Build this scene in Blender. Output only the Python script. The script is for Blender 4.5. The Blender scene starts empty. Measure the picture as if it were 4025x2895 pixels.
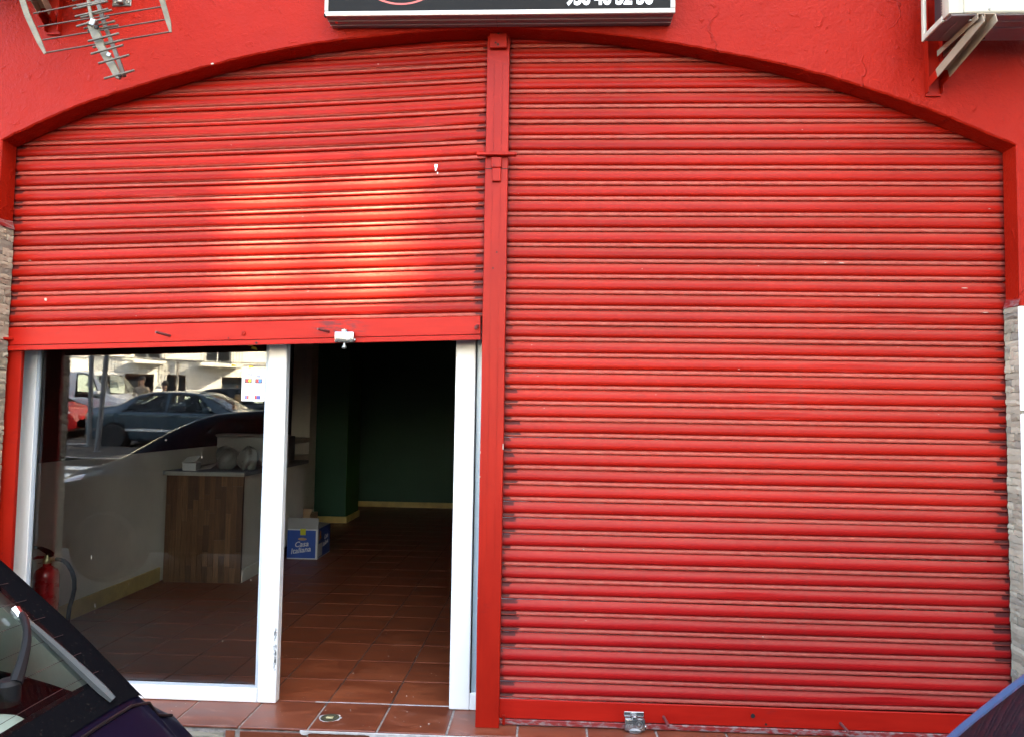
import bpy, bmesh, math, random
from mathutils import Vector, Matrix, Euler
random.seed(11)
R = math.radians
sc = bpy.context.scene
col = sc.collection

# ------------------------------------------------------------------ camera
cam_d = bpy.data.cameras.new('camera')
cam = bpy.data.objects.new('camera', cam_d)
col.objects.link(cam)
CP = Vector((0, -3.71, 1.53))
yaw, pitch, roll = .04843863, .05706055, .01566918
fw = Vector((-math.sin(yaw)*math.cos(pitch), math.cos(yaw)*math.cos(pitch), math.sin(pitch)))
r0 = Vector((math.cos(yaw), math.sin(yaw), 0))
u0 = r0.cross(fw)
rt = r0*math.cos(roll) + u0*math.sin(roll)
up = u0*math.cos(roll) - r0*math.sin(roll)
cam.matrix_world = Matrix(((rt.x, up.x, -fw.x, CP.x), (rt.y, up.y, -fw.y, CP.y), (rt.z, up.z, -fw.z, CP.z), (0, 0, 0, 1)))
cam_d.sensor_width = 36
cam_d.lens = 3000/4025*36
cam_d.clip_start = .02
cam_d.clip_end = 2000
sc.camera = cam

# ------------------------------------------------------------------ sky, sun, exposure
SUN_EL, SUN_PHI = R(30), R(16)          # sun stands to the right, a little in front of the facade
S = Vector((math.cos(SUN_PHI)*math.cos(SUN_EL), -math.sin(SUN_PHI)*math.cos(SUN_EL), math.sin(SUN_EL)))
w = bpy.data.worlds.new('World'); sc.world = w; w.use_nodes = True
wn = w.node_tree
sky = wn.nodes.new('ShaderNodeTexSky'); sky.sky_type = 'NISHITA'; sky.sun_disc = False
sky.sun_elevation = SUN_EL
sky.sun_rotation = math.atan2(S.x, S.y)
sky.air_density = .7; sky.dust_density = 3.5
bg = wn.nodes['Background']; bg.inputs[1].default_value = .15
wn.links.new(sky.outputs[0], bg.inputs[0])
sun_d = bpy.data.lights.new('sun', 'SUN'); sun_d.energy = 5; sun_d.angle = R(.45); sun_d.color = (1, .97, .93)
sun = bpy.data.objects.new('sun', sun_d); col.objects.link(sun)
sun.rotation_euler = S.to_track_quat('Z', 'Y').to_euler()
vs = sc.view_settings
vs.view_transform = 'Standard'; vs.look = 'None'; vs.gamma = 1; vs.use_curve_mapping = False
vs.exposure = 4.62
vs.use_white_balance = True
vs.white_balance_temperature = 8500
vs.white_balance_tint = 6
sc.render.engine = 'CYCLES'
cy = sc.cycles
cy.use_denoising = True
cy.max_bounces = 10; cy.diffuse_bounces = 5; cy.glossy_bounces = 5; cy.transparent_max_bounces = 16; cy.transmission_bounces = 6
cy.sample_clamp_indirect = 8
cy.caustics_reflective = False; cy.caustics_refractive = False

# ------------------------------------------------------------------ mesh helpers
OFF = {}
class MB:
    def __init__(s): s.v = []; s.f = []
    def add(s, vs, fs):
        b = len(s.v); s.v += [tuple(p) for p in vs]; s.f += [tuple(i+b for i in f) for f in fs]; return s
    def box(s, x0, x1, y0, y1, z0, z1, rot=None, piv=None):
        vs = [Vector(p) for p in ((x0,y0,z0),(x1,y0,z0),(x1,y1,z0),(x0,y1,z0),(x0,y0,z1),(x1,y0,z1),(x1,y1,z1),(x0,y1,z1))]
        if rot:
            c = Vector(piv) if piv else sum(vs, Vector())/8
            m = Euler(rot).to_matrix(); vs = [c + m @ (p-c) for p in vs]
        return s.add(vs, [(0,3,2,1),(4,5,6,7),(0,1,5,4),(1,2,6,5),(2,3,7,6),(3,0,4,7)])
    def tube(s, path, r, n=8, caps=True, sq=None):
        path = [Vector(p) for p in path]; rings = []; N = len(path)
        rr = r if isinstance(r, (list, tuple)) else [r]*N
        a = None
        for i, p in enumerate(path):
            t = (path[min(i+1, N-1)] - path[max(i-1, 0)]).normalized()
            if a is None:
                a = t.orthogonal().normalized()
                if sq: a = (Vector(sq) - t*t.dot(Vector(sq))).normalized()
            a = (a - t*t.dot(a)).normalized(); b = t.cross(a)
            rings.append([p + rr[i]*(a*math.cos(2*math.pi*(k+.5)/n) + b*math.sin(2*math.pi*(k+.5)/n)) for k in range(n)])
        vs = [q for g in rings for q in g]; fs = []
        for i in range(N-1):
            for k in range(n):
                k2 = (k+1) % n
                fs.append((i*n+k, i*n+k2, (i+1)*n+k2, (i+1)*n+k))
        if caps: fs += [tuple(reversed(range(n))), tuple(range((N-1)*n, N*n))]
        return s.add(vs, fs)
    def lathe(s, prof, c=(0,0,0), axis='Z', n=24):
        vs = []; fs = []; c = Vector(c)
        for r, h in prof:
            for k in range(n):
                a = 2*math.pi*k/n; x, y = r*math.cos(a), r*math.sin(a)
                q = {'Z': (x, y, h), 'Y': (x, h, y), 'X': (h, x, y)}[axis]
                vs.append(c + Vector(q))
        for i in range(len(prof)-1):
            for k in range(n):
                k2 = (k+1) % n
                fs.append((i*n+k, i*n+k2, (i+1)*n+k2, (i+1)*n+k))
        fs += [tuple(reversed(range(n))), tuple(range((len(prof)-1)*n, len(prof)*n))]
        return s.add(vs, fs)
    def prism(s, poly, o, u, v, n, d0, d1):
        o, u, v, n = map(Vector, (o, u, v, n)); k = len(poly)
        vs = [o + u*a + v*b + n*d0 for a, b in poly] + [o + u*a + v*b + n*d1 for a, b in poly]
        fs = [tuple(reversed(range(k))), tuple(range(k, 2*k))] + [(i, (i+1) % k, (i+1) % k + k, i+k) for i in range(k)]
        return s.add(vs, fs)
    def grid(s, fn, nu, nv, skip=None):
        vs = [fn(i/nu, j/nv) for i in range(nu+1) for j in range(nv+1)]
        fs = []
        for i in range(nu):
            for j in range(nv):
                if skip and skip((i+.5)/nu, (j+.5)/nv): continue
                a = i*(nv+1)+j
                fs.append((a, a+1, a+nv+2, a+nv+1))
        return s.add(vs, fs)
    def mesh(s, name, m, smooth=35, bevel=0, off=Vector(), seg=1, fix=True):
        me = bpy.data.meshes.new(name)
        me.from_pydata([tuple(Vector(p)-off) for p in s.v], [], s.f)
        if bevel or fix:
            bm = bmesh.new(); bm.from_mesh(me)
            if fix: bmesh.ops.recalc_face_normals(bm, faces=bm.faces)
            if bevel: bmesh.ops.bevel(bm, geom=[e for e in bm.edges if e.is_manifold and e.calc_face_angle(0) > .5], offset=bevel, segments=seg, affect='EDGES', profile=.5, clamp_overlap=True)
            bm.to_mesh(me); bm.free()
        if smooth:
            me.polygons.foreach_set('use_smooth', [True]*len(me.polygons)); me.set_sharp_from_angle(angle=R(smooth))
        if m: me.materials.append(m)
        me.update(); return me
    def build(s, name, m, parent=None, smooth=35, bevel=0, seg=1, fix=True):
        off = OFF.get(parent, Vector()) if parent else Vector()
        o = bpy.data.objects.new(name, s.mesh(name, m, smooth, bevel, off, seg, fix))
        col.objects.link(o); o.parent = parent
        OFF[o] = off
        return o
def tag(o, label=None, cat=None, group=None, kind=None):
    if label: o['label'] = label
    if cat: o['category'] = cat
    if group: o['group'] = group
    if kind: o['kind'] = kind
    return o
def root(name, loc, label, cat, group=None, rot=None, local=False, kind=None):
    o = bpy.data.objects.new(name, None); col.objects.link(o); o.location = loc
    o.empty_display_size = .1
    if rot: o.rotation_euler = rot
    OFF[o] = Vector() if local else Vector(loc)
    return tag(o, label, cat, group, kind)
def inst(name, me, parent, loc, rot=None, scale=None):
    o = bpy.data.objects.new(name, me); col.objects.link(o); o.parent = parent
    o.location = Vector(loc) - (OFF.get(parent, Vector()) if parent else Vector())
    if rot: o.rotation_euler = rot
    if scale: o.scale = scale
    OFF[o] = Vector(loc)
    return o
def text(name, body, m, parent, o, u, v, size, bold=0, shear=0, depth=.0008, align='LEFT', sx=1.0, space=1.0):
    cu = bpy.data.curves.new(name, 'FONT'); cu.body = body; cu.size = size; cu.offset = bold; cu.shear = shear
    cu.extrude = depth; cu.align_x = align; cu.space_character = space; cu.resolution_u = 3
    t = bpy.data.objects.new(name, cu); col.objects.link(t)
    me = bpy.data.meshes.new_from_object(t.evaluated_get(bpy.context.evaluated_depsgraph_get()))
    bpy.data.objects.remove(t); bpy.data.curves.remove(cu)
    o, u, v = Vector(o), Vector(u).normalized(), Vector(v).normalized(); n = u.cross(v)
    off = OFF.get(parent, Vector())
    for q in me.vertices:
        c = q.co.copy(); q.co = o + u*c.x*sx + v*c.y + n*c.z - off
    me.materials.clear(); me.materials.append(m); me.name = name
    ob = bpy.data.objects.new(name, me); col.objects.link(ob); ob.parent = parent; OFF[ob] = off
    return ob

# ------------------------------------------------------------------ materials
class NT:
    def __init__(s, name):
        s.m = bpy.data.materials.new(name); s.m.use_nodes = True
        s.t = s.m.node_tree; s.b = s.t.nodes['Principled BSDF']; s.out = s.t.nodes['Material Output']
    def n(s, typ, props=None, **ins):
        q = s.t.nodes.new('ShaderNode'+typ)
        for k, v in (props or {}).items(): setattr(q, k, v)
        for k, v in ins.items(): s.set(q, k, v)
        return q
    def set(s, q, k, v):
        k2 = int(k[1:]) if k[0] == 'i' and k[1:].isdigit() else k.replace('_', ' ')
        sock = q.inputs[k2]
        if isinstance(v, bpy.types.NodeSocket): s.t.links.new(v, sock)
        else:
            if sock.type == 'RGBA' and len(v) == 3: v = (*v, 1)
            sock.default_value = v
    def pos(s): return s.n('NewGeometry').outputs['Position']
    def obj(s): return s.n('TexCoord').outputs['Object']
    def rnd(s): return s.n('ObjectInfo').outputs['Random']
    def map(s, vec, scale=(1,1,1), loc=(0,0,0), rot=(0,0,0)): return s.n('Mapping', Vector=vec, Scale=scale, Location=loc, Rotation=rot).outputs[0]
    def noise(s, vec, scale, detail=4, rough=.55, dist=0): return s.n('TexNoise', Vector=vec, Scale=scale, Detail=detail, Roughness=rough, Distortion=dist).outputs['Fac']
    def math(s, op, a, b=0, c=0, clamp=False): return s.n('Math', dict(operation=op, use_clamp=clamp), i0=a, i1=b, i2=c).outputs[0]
    def step(s, x, a, b): return s.n('MapRange', dict(interpolation_type='SMOOTHSTEP'), Value=x, From_Min=a, From_Max=b, To_Min=0, To_Max=1).outputs[0]
    def mix(s, f, a, b, mode='MIX'):
        q = s.t.nodes.new('ShaderNodeMix'); q.data_type = 'RGBA'; q.blend_type = mode
        for i, v in ((0, f), (6, a), (7, b)):
            if isinstance(v, bpy.types.NodeSocket): s.t.links.new(v, q.inputs[i])
            else: q.inputs[i].default_value = (*v, 1) if i and len(v) == 3 else v
        return q.outputs[2]
    def bump(s, h, strength, dist=.01, normal=None):
        k = dict(Height=h, Strength=strength, Distance=dist)
        if normal: k['Normal'] = normal
        return s.n('Bump', **k).outputs[0]
    def p(s, **k):
        for a, v in k.items(): s.set(s.b, a, v)
        return s.m
def c3(c, f): return tuple(min(1, x*f) for x in c)
def pbr(name, base, rough=.5, metal=0, var=.15, vs_=6, bump=0, bs=60, bd=.003, coat=0, spec=.5, stretch=(1,1,1), rvar=.08, local=False):
    t = NT(name); P = t.obj() if local else t.pos()
    P = t.map(P, stretch)
    n = t.noise(P, vs_, 5)
    t.p(Base_Color=t.mix(t.step(n, .3, .7), c3(base, 1-var), c3(base, 1+var)), Metallic=metal, Coat_Weight=coat, Coat_Roughness=.04)
    t.b.inputs['Specular IOR Level'].default_value = spec
    t.p(Roughness=t.math('ADD', t.math('MULTIPLY', t.noise(P, vs_*3, 3), rvar*2), rough-rvar, clamp=True))
    if bump: t.p(Normal=t.bump(t.noise(P, bs, 5), bump, bd))
    return t.m

def stucco():
    t = NT('red_painted_render'); P = t.pos()
    big = t.noise(P, .9, 4); mid = t.noise(P, 7, 6, .6); fine = t.noise(P, 55, 6, .62)
    w = t.n('VectorMath', dict(operation='ADD'), i0=P, i1=t.n('VectorMath', dict(operation='SCALE'), i0=t.n('TexNoise', Vector=P, Scale=2.5, Detail=5).outputs['Color'], Scale=.55).outputs[0]).outputs[0]
    vor = t.n('TexVoronoi', dict(feature='DISTANCE_TO_EDGE'), Vector=w, Scale=1.5).outputs['Distance']
    crack = t.math('SUBTRACT', 1, t.step(vor, 0, .012))
    crack = t.math('MULTIPLY', crack, t.step(t.noise(P, 1.7, 2), .5, .62))
    lump = t.step(t.noise(P, 17, 3, .5, .4), .6, .78)
    c = t.mix(t.step(big, .3, .7), (.36, .0100, .0040), (.43, .0145, .0058))
    c = t.mix(t.math('MULTIPLY', t.step(fine, .62, .75), .35), c, (.22, .008, .007))
    c = t.mix(t.math('MULTIPLY', crack, .35), c, (.17, .008, .006))
    c = t.mix(t.math('MULTIPLY', t.step(mid, .55, .75), .2), c, (.46, .045, .035))
    h = t.math('ADD', t.math('ADD', t.math('MULTIPLY', fine, .35), t.math('MULTIPLY', mid, .8)), t.math('ADD', t.math('MULTIPLY', lump, .35), t.math('MULTIPLY', crack, .3)))
    t.b.inputs['Specular IOR Level'].default_value = .10
    return t.p(Base_Color=t.mix(1.0, c, (0.660, 0.640, 0.640), 'MULTIPLY'), Roughness=t.math('ADD', .38, t.math('MULTIPLY', mid, .25)), Normal=t.bump(h, .8, .016))


def shutter_mat(name, xc, half, LOW=(9, 10)):
    t = NT(name); P = t.pos(); O = t.obj()
    sx = t.n('SeparateXYZ', Vector=P).outputs; so = t.n('SeparateXYZ', Vector=O).outputs
    N = t.n('SeparateXYZ', Vector=t.n('NewGeometry').outputs['Normal']).outputs['Z']
    rn = t.rnd()
    st = t.map(P, (1.2, 6, 22)); streak = t.noise(st, 4, 6, .65); speck = t.noise(t.map(P, (1, 3, 4)), 38, 5, .7)
    blot = t.noise(t.map(P, (.8, 1, 1.6)), 1.3, 4)
    red = t.mix(t.step(blot, .3, .7), (.33, .0078, .0044), (.42, .0108, .0054))
    red = t.mix(t.math('MULTIPLY', t.step(streak, .35, .7), .5), red, (.27, .008, .005))
    red = t.mix(1.0, red, t.n('CombineColor', Red=t.math('ADD', .86, t.math('MULTIPLY', rn, .24)), Green=t.math('ADD', .8, t.math('MULTIPLY', rn, .4)), Blue=t.math('ADD', .8, t.math('MULTIPLY', rn, .4))).outputs[0], 'MULTIPLY')
    lowtint = t.math('SUBTRACT', 1, t.step(t.math('ADD', sx['Z'], t.math('MULTIPLY', t.noise(t.map(P, (1.1, 1, .8)), 1.7, 4), .9)), .7, 2.1))
    red = t.mix(t.math('MULTIPLY', lowtint, .55), red, (.40, .0085, .0145))   # road film and bluish sky light, both put into the lower slats' colour
    drip = t.step(t.noise(t.map(P, (9, 1, .55)), 2.1, 6, .7), .54, .74)
    red = t.mix(t.math('MULTIPLY', drip, .30), red, (.22, .022, .02))
    # settled street dust on the faces that look up
    dust = t.math('MULTIPLY', t.step(N, .24, .48), t.math('ADD', .12, t.math('MULTIPLY', t.step(t.math('ADD', t.math('MULTIPLY', speck, .6), t.math('MULTIPLY', streak, .5)), .35, .75), .36)))
    c = t.mix(dust, red, (.38, .108, .076))
    # the lip is rubbed pale when the slats roll
    lip = t.math('MULTIPLY', t.step(so['Z'], .002, .005), t.math('SUBTRACT', 1, t.step(so['Z'], .021, .0235)))
    rub = t.math('MULTIPLY', lip, t.math('ADD', .34, t.math('MULTIPLY', t.step(t.noise(t.map(P, (7, 3, 30)), 3, 5, .7), .38, .68), .36)))
    c = t.mix(rub, c, (.48, .140, .105))
    # black grease where the slat ends run in the guides
    d = t.math('SUBTRACT', half, t.math('ABSOLUTE', t.math('SUBTRACT', sx['X'], xc)))
    wv = t.math('ADD', t.math('MULTIPLY', t.math('FRACT', t.math('MULTIPLY', rn, 7.3)), .085), t.math('MULTIPLY', t.noise(t.map(P, (1, 1, 2.2)), 40, 3), .05))
    wv = t.math('SUBTRACT', wv, .022)
    g = t.math('SUBTRACT', 1, t.step(t.math('SUBTRACT', d, wv), -.004, .004))
    gz = t.math('MAXIMUM', t.math('MULTIPLY', lip, t.step(so['Z'], .009, .012)), t.step(so['Z'], .058, .066))
    g2 = t.math('MULTIPLY', t.math('SUBTRACT', 1, t.step(d, .0, .022)), .5)
    low = t.math('SUBTRACT', 1, t.step(sx['Z'], *LOW))
    c = t.mix(t.math('MAXIMUM', t.math('MULTIPLY', t.math('MULTIPLY', g, gz), t.math('ADD', .12, t.math('MULTIPLY', low, .7))), g2), c, (.035, .014, .015))
    # chips down to the primer
    chip = t.math('MULTIPLY', t.step(t.noise(t.map(P, (1, 1, 3)), 27, 2, .4), .80, .81), .9)
    c = t.mix(chip, c, (.45, .30, .26))
    h = t.math('ADD', t.math('MULTIPLY', streak, .5), t.math('MULTIPLY', speck, .25))
    t.b.inputs['Specular IOR Level'].default_value = .10
    return t.p(Base_Color=t.mix(1.0, c, (0.750, 0.750, 0.750), 'MULTIPLY'), Roughness=t.math('ADD', .36, t.math('MULTIPLY', dust, .5)), Normal=t.bump(h, .14, .004))

def tile_mat(name='terracotta_tile', outdoors=False):
    t = NT(name); P = t.pos(); rn = t.rnd()
    q = t.n('VectorMath', dict(operation='ADD'), i0=t.map(P, (1.6, 4.5, 3)), i1=t.n('CombineXYZ', X=t.math('MULTIPLY', rn, 37.), Y=t.math('MULTIPLY', rn, 91.), Z=0).outputs[0]).outputs[0]
    n1 = t.noise(q, 2.2, 6, .6, .4); n2 = t.noise(P, 45, 4, .6)
    c = t.mix(t.step(n1, .25, .75), (.120, .024, .0095) if not outdoors else (.085, .018, .0085), (.250, .062, .024) if not outdoors else (.175, .044, .020))
    c = t.mix(t.math('MULTIPLY', t.step(rn, 0, 1), .25), c, (.21, .050, .022))
    c = t.mix(t.math('MULTIPLY', t.step(n2, .64, .75), .25), c, (.34, .17, .11))
    sm = t.step(t.noise(t.map(P, (2.5, 4, 1)), 2.4, 6, .65, .6), .55, .75)
    c = t.mix(t.math('MULTIPLY', sm, .4 if outdoors else .16), c, (.34, .16, .115))
    return t.p(Base_Color=c, Roughness=t.math('ADD', .24, t.math('MULTIPLY', n1, .3)), Normal=t.bump(t.math('ADD', n1, t.math('MULTIPLY', n2, .15)), .12, .004))

def stone_mat():
    t = NT('split_stone'); P = t.pos(); rn = t.rnd()
    q = t.n('VectorMath', dict(operation='ADD'), i0=P, i1=t.n('CombineXYZ', X=t.math('MULTIPLY', rn, 17.), Y=0, Z=t.math('MULTIPLY', rn, 41.)).outputs[0]).outputs[0]
    n = t.noise(q, 22, 6, .65); n2 = t.noise(q, 90, 4)
    c = t.mix(t.step(rn, .1, .9), (.36, .315, .235), (.60, .525, .40))
    c = t.mix(t.math('MULTIPLY', t.step(t.math('FRACT', t.math('MULTIPLY', rn, 9.7)), .72, .9), .65), c, (.25, .235, .20))
    c = t.mix(t.math('MULTIPLY', t.step(n, .5, .75), .35), c, (.27, .23, .185))
    return t.p(Base_Color=t.mix(1.0, c, (0.620, 0.620, 0.620), 'MULTIPLY'), Roughness=.75, Normal=t.bump(t.math('ADD', n, t.math('MULTIPLY', n2, .3)), .55, .008))

def glass_mat(name='window_glass', boost=.006, tint=(.93, .95, .94)):
    t = NT(name)
    fr = t.n('Fresnel', IOR=1.5).outputs[0]
    P = t.pos()
    f = t.math('ADD', t.math('MULTIPLY', fr, 1.1), boost, clamp=True)
    tr = t.n('BsdfTransparent', Color=tint).outputs[0]
    gl = t.n('BsdfGlossy', Color=(1, 1, 1), Roughness=0.0, Normal=t.bump(t.noise(P, 1.1, 2), .012, .02)).outputs[0]
    mx = t.n('MixShader', i0=f, i1=tr, i2=gl).outputs[0]
    t.t.links.new(mx, t.out.inputs[0]); return t.m

def paint(name, c, flake=0, cw=.7):
    t = NT(name); P = t.obj()
    d = t.noise(P, 30, 5, .7)
    t.p(Base_Color=t.mix(t.math('MULTIPLY', t.step(d, .55, .8), .03), c, (.25, .22, .2)), Roughness=.4, Metallic=flake, Coat_Weight=cw, Coat_Roughness=.03)
    t.b.inputs['Specular IOR Level'].default_value = .04
    return t.m

M = {}
M['wall'] = stucco()
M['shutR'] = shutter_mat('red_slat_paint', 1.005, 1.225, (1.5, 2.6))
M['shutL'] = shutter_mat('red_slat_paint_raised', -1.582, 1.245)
def red_metal():
    t = NT('red_metal_paint'); P = t.pos()
    n = t.noise(t.map(P, (3, 3, .7)), 4, 6, .6); sp = t.noise(P, 28, 4, .6)
    c = t.mix(t.step(n, .3, .7), (.38, .0100, .0045), (.46, .0145, .0062))
    c = t.mix(t.math('MULTIPLY', t.step(sp, .66, .72), .5), c, (.17, .008, .008))
    c = t.mix(t.math('MULTIPLY', t.step(t.noise(t.map(P, (1.5, 1, 2.5)), 3.1, 5, .7), .62, .72), .35), c, (.24, .014, .014))
    t.b.inputs['Specular IOR Level'].default_value = .14
    return t.p(Base_Color=t.mix(1.0, c, (0.640, 0.640, 0.640), 'MULTIPLY'), Roughness=.42, Normal=t.bump(t.math('ADD', n, t.math('MULTIPLY', sp, .3)), .12, .004))
M['red'] = red_metal()
def rail_mat():
    t = NT('red_rail_paint'); P = t.pos(); sx = t.n('SeparateXYZ', Vector=P).outputs
    n = t.noise(t.map(P, (1.2, 3, 9)), 3, 6, .65); sm = t.noise(t.map(P, (2, 2, 9)), 2.2, 6, .7, .5)
    c = t.mix(t.step(n, .3, .7), (.36, .009, .0055), (.43, .013, .0075))
    c = t.mix(t.math('MULTIPLY', t.step(sm, .60, .74), .4), c, (.16, .02, .022))
    # smeared key grease round the lock of the raised shutter
    dx = t.math('MULTIPLY', t.math('ADD', sx['X'], 1.07), 1/.17); dz = t.math('MULTIPLY', t.math('SUBTRACT', sx['Z'], 1.945), 1/.055)
    m = t.math('SUBTRACT', 1, t.step(t.math('ADD', t.math('MULTIPLY', dx, dx), t.math('MULTIPLY', dz, dz)), .2, 1.1))
    g = t.math('MULTIPLY', m, t.step(t.noise(t.map(P, (5, 5, 26), rot=(0, .25, 0)), 3, 5, .7), .47, .60))
    c = t.mix(t.math('MULTIPLY', g, .75), c, (.07, .028, .032))
    t.b.inputs['Specular IOR Level'].default_value = .14
    return t.p(Base_Color=t.mix(1.0, c, (0.860, 0.860, 0.860), 'MULTIPLY'), Roughness=.42, Normal=t.bump(n, .1, .004))
M['rail'] = rail_mat()
def worn_lip():
    t = NT('worn_rail_lip'); P = t.pos()
    n = t.noise(t.map(P, (6, 3, 14)), 5, 6, .7)
    return t.p(Base_Color=t.mix(1.0, t.mix(t.step(n, .46, .6), (.32, .015, .015), (.36, .24, .235)), (0.620, 0.620, 0.620), 'MULTIPLY'), Roughness=.5, Normal=t.bump(n, .2, .003))
M['lip'] = worn_lip()
M['white'] = pbr('white_lacquered_aluminium', (0.704, 0.704, 0.6952), .32, var=.02, vs_=3, spec=.5)
M['whitedirty'] = pbr('scuffed_white_aluminium', (.66, .68, .72), .4, var=.12, vs_=30)
M['gasket'] = pbr('grey_glazing_gasket', (.42, .47, .52), .5, var=.05)
M['gasketdark'] = pbr('worn_wiper_rubber', (.055, .06, .062), .5, spec=.2)
M['black'] = pbr('black_rubber', (.008, .008, .008), .6, spec=.15)
M['dark'] = pbr('dark_hole', (.004, .003, .003), .8)
M['glass'] = glass_mat()
M['tile'] = tile_mat()
M['tileout'] = tile_mat('worn_terracotta_tile', True)
M['grout'] = pbr('grey_grout', (.045, .034, .028), .85, var=.3, vs_=30, bump=.3)
M['groutlight'] = pbr('pale_grout', (0.231, 0.2035, 0.187), .85, var=.3, vs_=30, bump=.3)
M['stone'] = stone_mat()
M['mortar'] = pbr('stone_mortar', (.22, .2, .17), .9, var=.2, bump=.4)
M['cream'] = pbr('cream_wall_paint', (.74, .68, .58), .6, var=.07, vs_=3, bump=.15, bs=25)
M['maroon'] = pbr('dark_maroon_wall_paint', (.030, .011, .012), .6, var=.2)
M['skirt'] = pbr('ochre_skirting', (.52, .36, .11), .5, var=.15, vs_=9, bump=.1)
M['green'] = pbr('dark_green_wall_paint', (.006, .052, .022), .6, var=.1, vs_=2)
M['green2'] = pbr('mid_green_wall_paint', (.030, .13, .022), .6, var=.1, vs_=2)
M['ceil'] = pbr('ceiling_plaster', (.80, .78, .74), .8)
M['alu'] = pbr('sign_aluminium', (0.375, 0.3525, 0.315), .35, metal=.2, var=.06, vs_=8, stretch=(.2, 1, 8))
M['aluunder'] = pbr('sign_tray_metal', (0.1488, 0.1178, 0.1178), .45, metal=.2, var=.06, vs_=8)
M['signface'] = pbr('sign_face_charcoal', (0.009, 0.0085, 0.008), .5, spec=.08, var=.05, vs_=3)
M['signred'] = pbr('sign_red_print', (0.42, 0.06, 0.042), .35)
M['signwhite'] = pbr('sign_white_print', (.82, .82, .80), .35, var=.02)
M['acwhite'] = pbr('cream_air_conditioner_paint', (0.42, 0.378, 0.301), .42, var=.06, vs_=5, bump=.04)
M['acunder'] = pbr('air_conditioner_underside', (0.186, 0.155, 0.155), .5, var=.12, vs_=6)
M['bracket'] = pbr('weathered_bracket_metal', (.27, .205, .145), .5, metal=.15, var=.14, vs_=9, bump=.1)
M['grille'] = pbr('condenser_fins', (0.124, 0.1178, 0.1054), .5, metal=.4, var=.3, vs_=60)
M['antenna'] = pbr('weathered_aerial_aluminium', (0.096, 0.0828, 0.066), .5, metal=.3, var=.25, vs_=25, bump=.15)
M['antlight'] = pbr('aerial_plastic', (0.116, 0.09976, 0.0667), .55, var=.22, vs_=22, bump=.15)
M['rod'] = pbr('aerial_rod', (0.069, 0.0492, 0.0396), .5, metal=.4, var=.2, vs_=40)
M['zinc'] = pbr('zinc_plate', (0.252, 0.246, 0.228), .32, metal=.8, var=.12, vs_=40)
M['steel'] = pbr('polished_lock_steel', (0.3385, 0.3385, 0.3385), .18, metal=.9, var=.04, vs_=30)
M['engrave'] = pbr('engraved_mark', (.30, .29, .28), .5, metal=.5)
M['darkrod'] = pbr('greasy_red_rod', (0.112, 0.021, 0.021), .5, var=.3, vs_=30)
M['extred'] = pbr('fire_extinguisher_red', (.48, .012, .016), .28, var=.08, coat=.4)
M['brass'] = pbr('brass_valve', (.50, .42, .22), .35, metal=.6)
M['counter'] = pbr('counter_top_stone', (.20, .18, .17), .4, var=.2, vs_=30)
M['counteredge'] = pbr('counter_top_edge', (0.315, 0.285, 0.2475), .4, var=.08, vs_=10)
M['card'] = pbr('brown_cardboard', (.36, .22, .12), .75, var=.08)
M['cardwhite'] = pbr('white_cardboard', (0.279, 0.261, 0.243), .6, var=.05)
M['blue'] = pbr('blue_box_print', (.012, .055, .24), .4, var=.06)
M['boxwhite'] = pbr('box_white_print', (0.504, 0.49, 0.476), .5, var=.03)
M['tape'] = pbr('yellow_tape', (.45, .42, .03), .3)
M['orange'] = pbr('orange_print', (.50, .16, .02), .5)
M['bag'] = pbr('white_plastic_bag', (0.1845, 0.1786, 0.1637), .3, var=.06, bump=.3, bs=18, bd=.02)
M['ink'] = pbr('dark_print', (.04, .04, .06), .5)
M['inkblue'] = pbr('blue_print', (.05, .06, .25), .5)
M['inkred'] = pbr('red_print', (.55, .04, .03), .5)
M['inkgrey'] = pbr('grey_print', (.35, .36, .36), .5)
M['inksky'] = pbr('sky_blue_print', (.03, .22, .65), .5)
M['yellow'] = pbr('yellow_sticker', (.62, .45, .03), .4)
M['cement'] = pbr('white_cement_smear', (0.372, 0.348, 0.336), .8, var=.2, vs_=25, bump=.5, bs=60)
M['chips'] = pbr('paint_crumbs', (0.408, 0.348, 0.288), .7)
M['asphalt'] = pbr('asphalt', (.05, .05, .05), .9, spec=.05, var=.25, vs_=40, bump=.4, bs=150)
M['pave'] = pbr('pavement_slab', (0.0528, 0.0504, 0.048), .8, spec=.05, var=.15, vs_=8, bump=.3)
M['kerb'] = pbr('kerb_granite', (.30, .29, .28), .8, var=.2, vs_=25, bump=.3)
M['mark'] = pbr('road_marking', (.62, .62, .60), .7, var=.15, vs_=20)
M['render'] = pbr('white_lime_render', (.78, .75, .68), .8, var=.06, vs_=1.5, bump=.2)
M['plinth'] = pbr('grey_plinth', (.34, .31, .27), .85, var=.15, vs_=4)
M['iron'] = pbr('black_iron', (.02, .02, .02), .5)
M['shutterwood'] = pbr('brown_door_wood', (.10, .05, .025), .5, var=.2, stretch=(6, 6, .6))
M['housewin'] = pbr('house_window_pane', (.015, .02, .025), .06)
M['houseroof'] = pbr('clay_roof_tile', (.30, .12, .06), .8, var=.25)
M['navy'] = paint('navy_car_paint', (.002, .003, .011), cw=.10)
M['blueP'] = paint('blue_car_paint', (.020, .082, .165), cw=.25)
M['slate'] = paint('slate_car_paint', (.045, .075, .095), .3)
M['whitecar'] = paint('white_car_paint', (.72, .72, .72))
M['redcar'] = paint('red_car_paint', (.38, .014, .016))
M['charc'] = paint('charcoal_car_paint', (.035, .037, .042))
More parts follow.
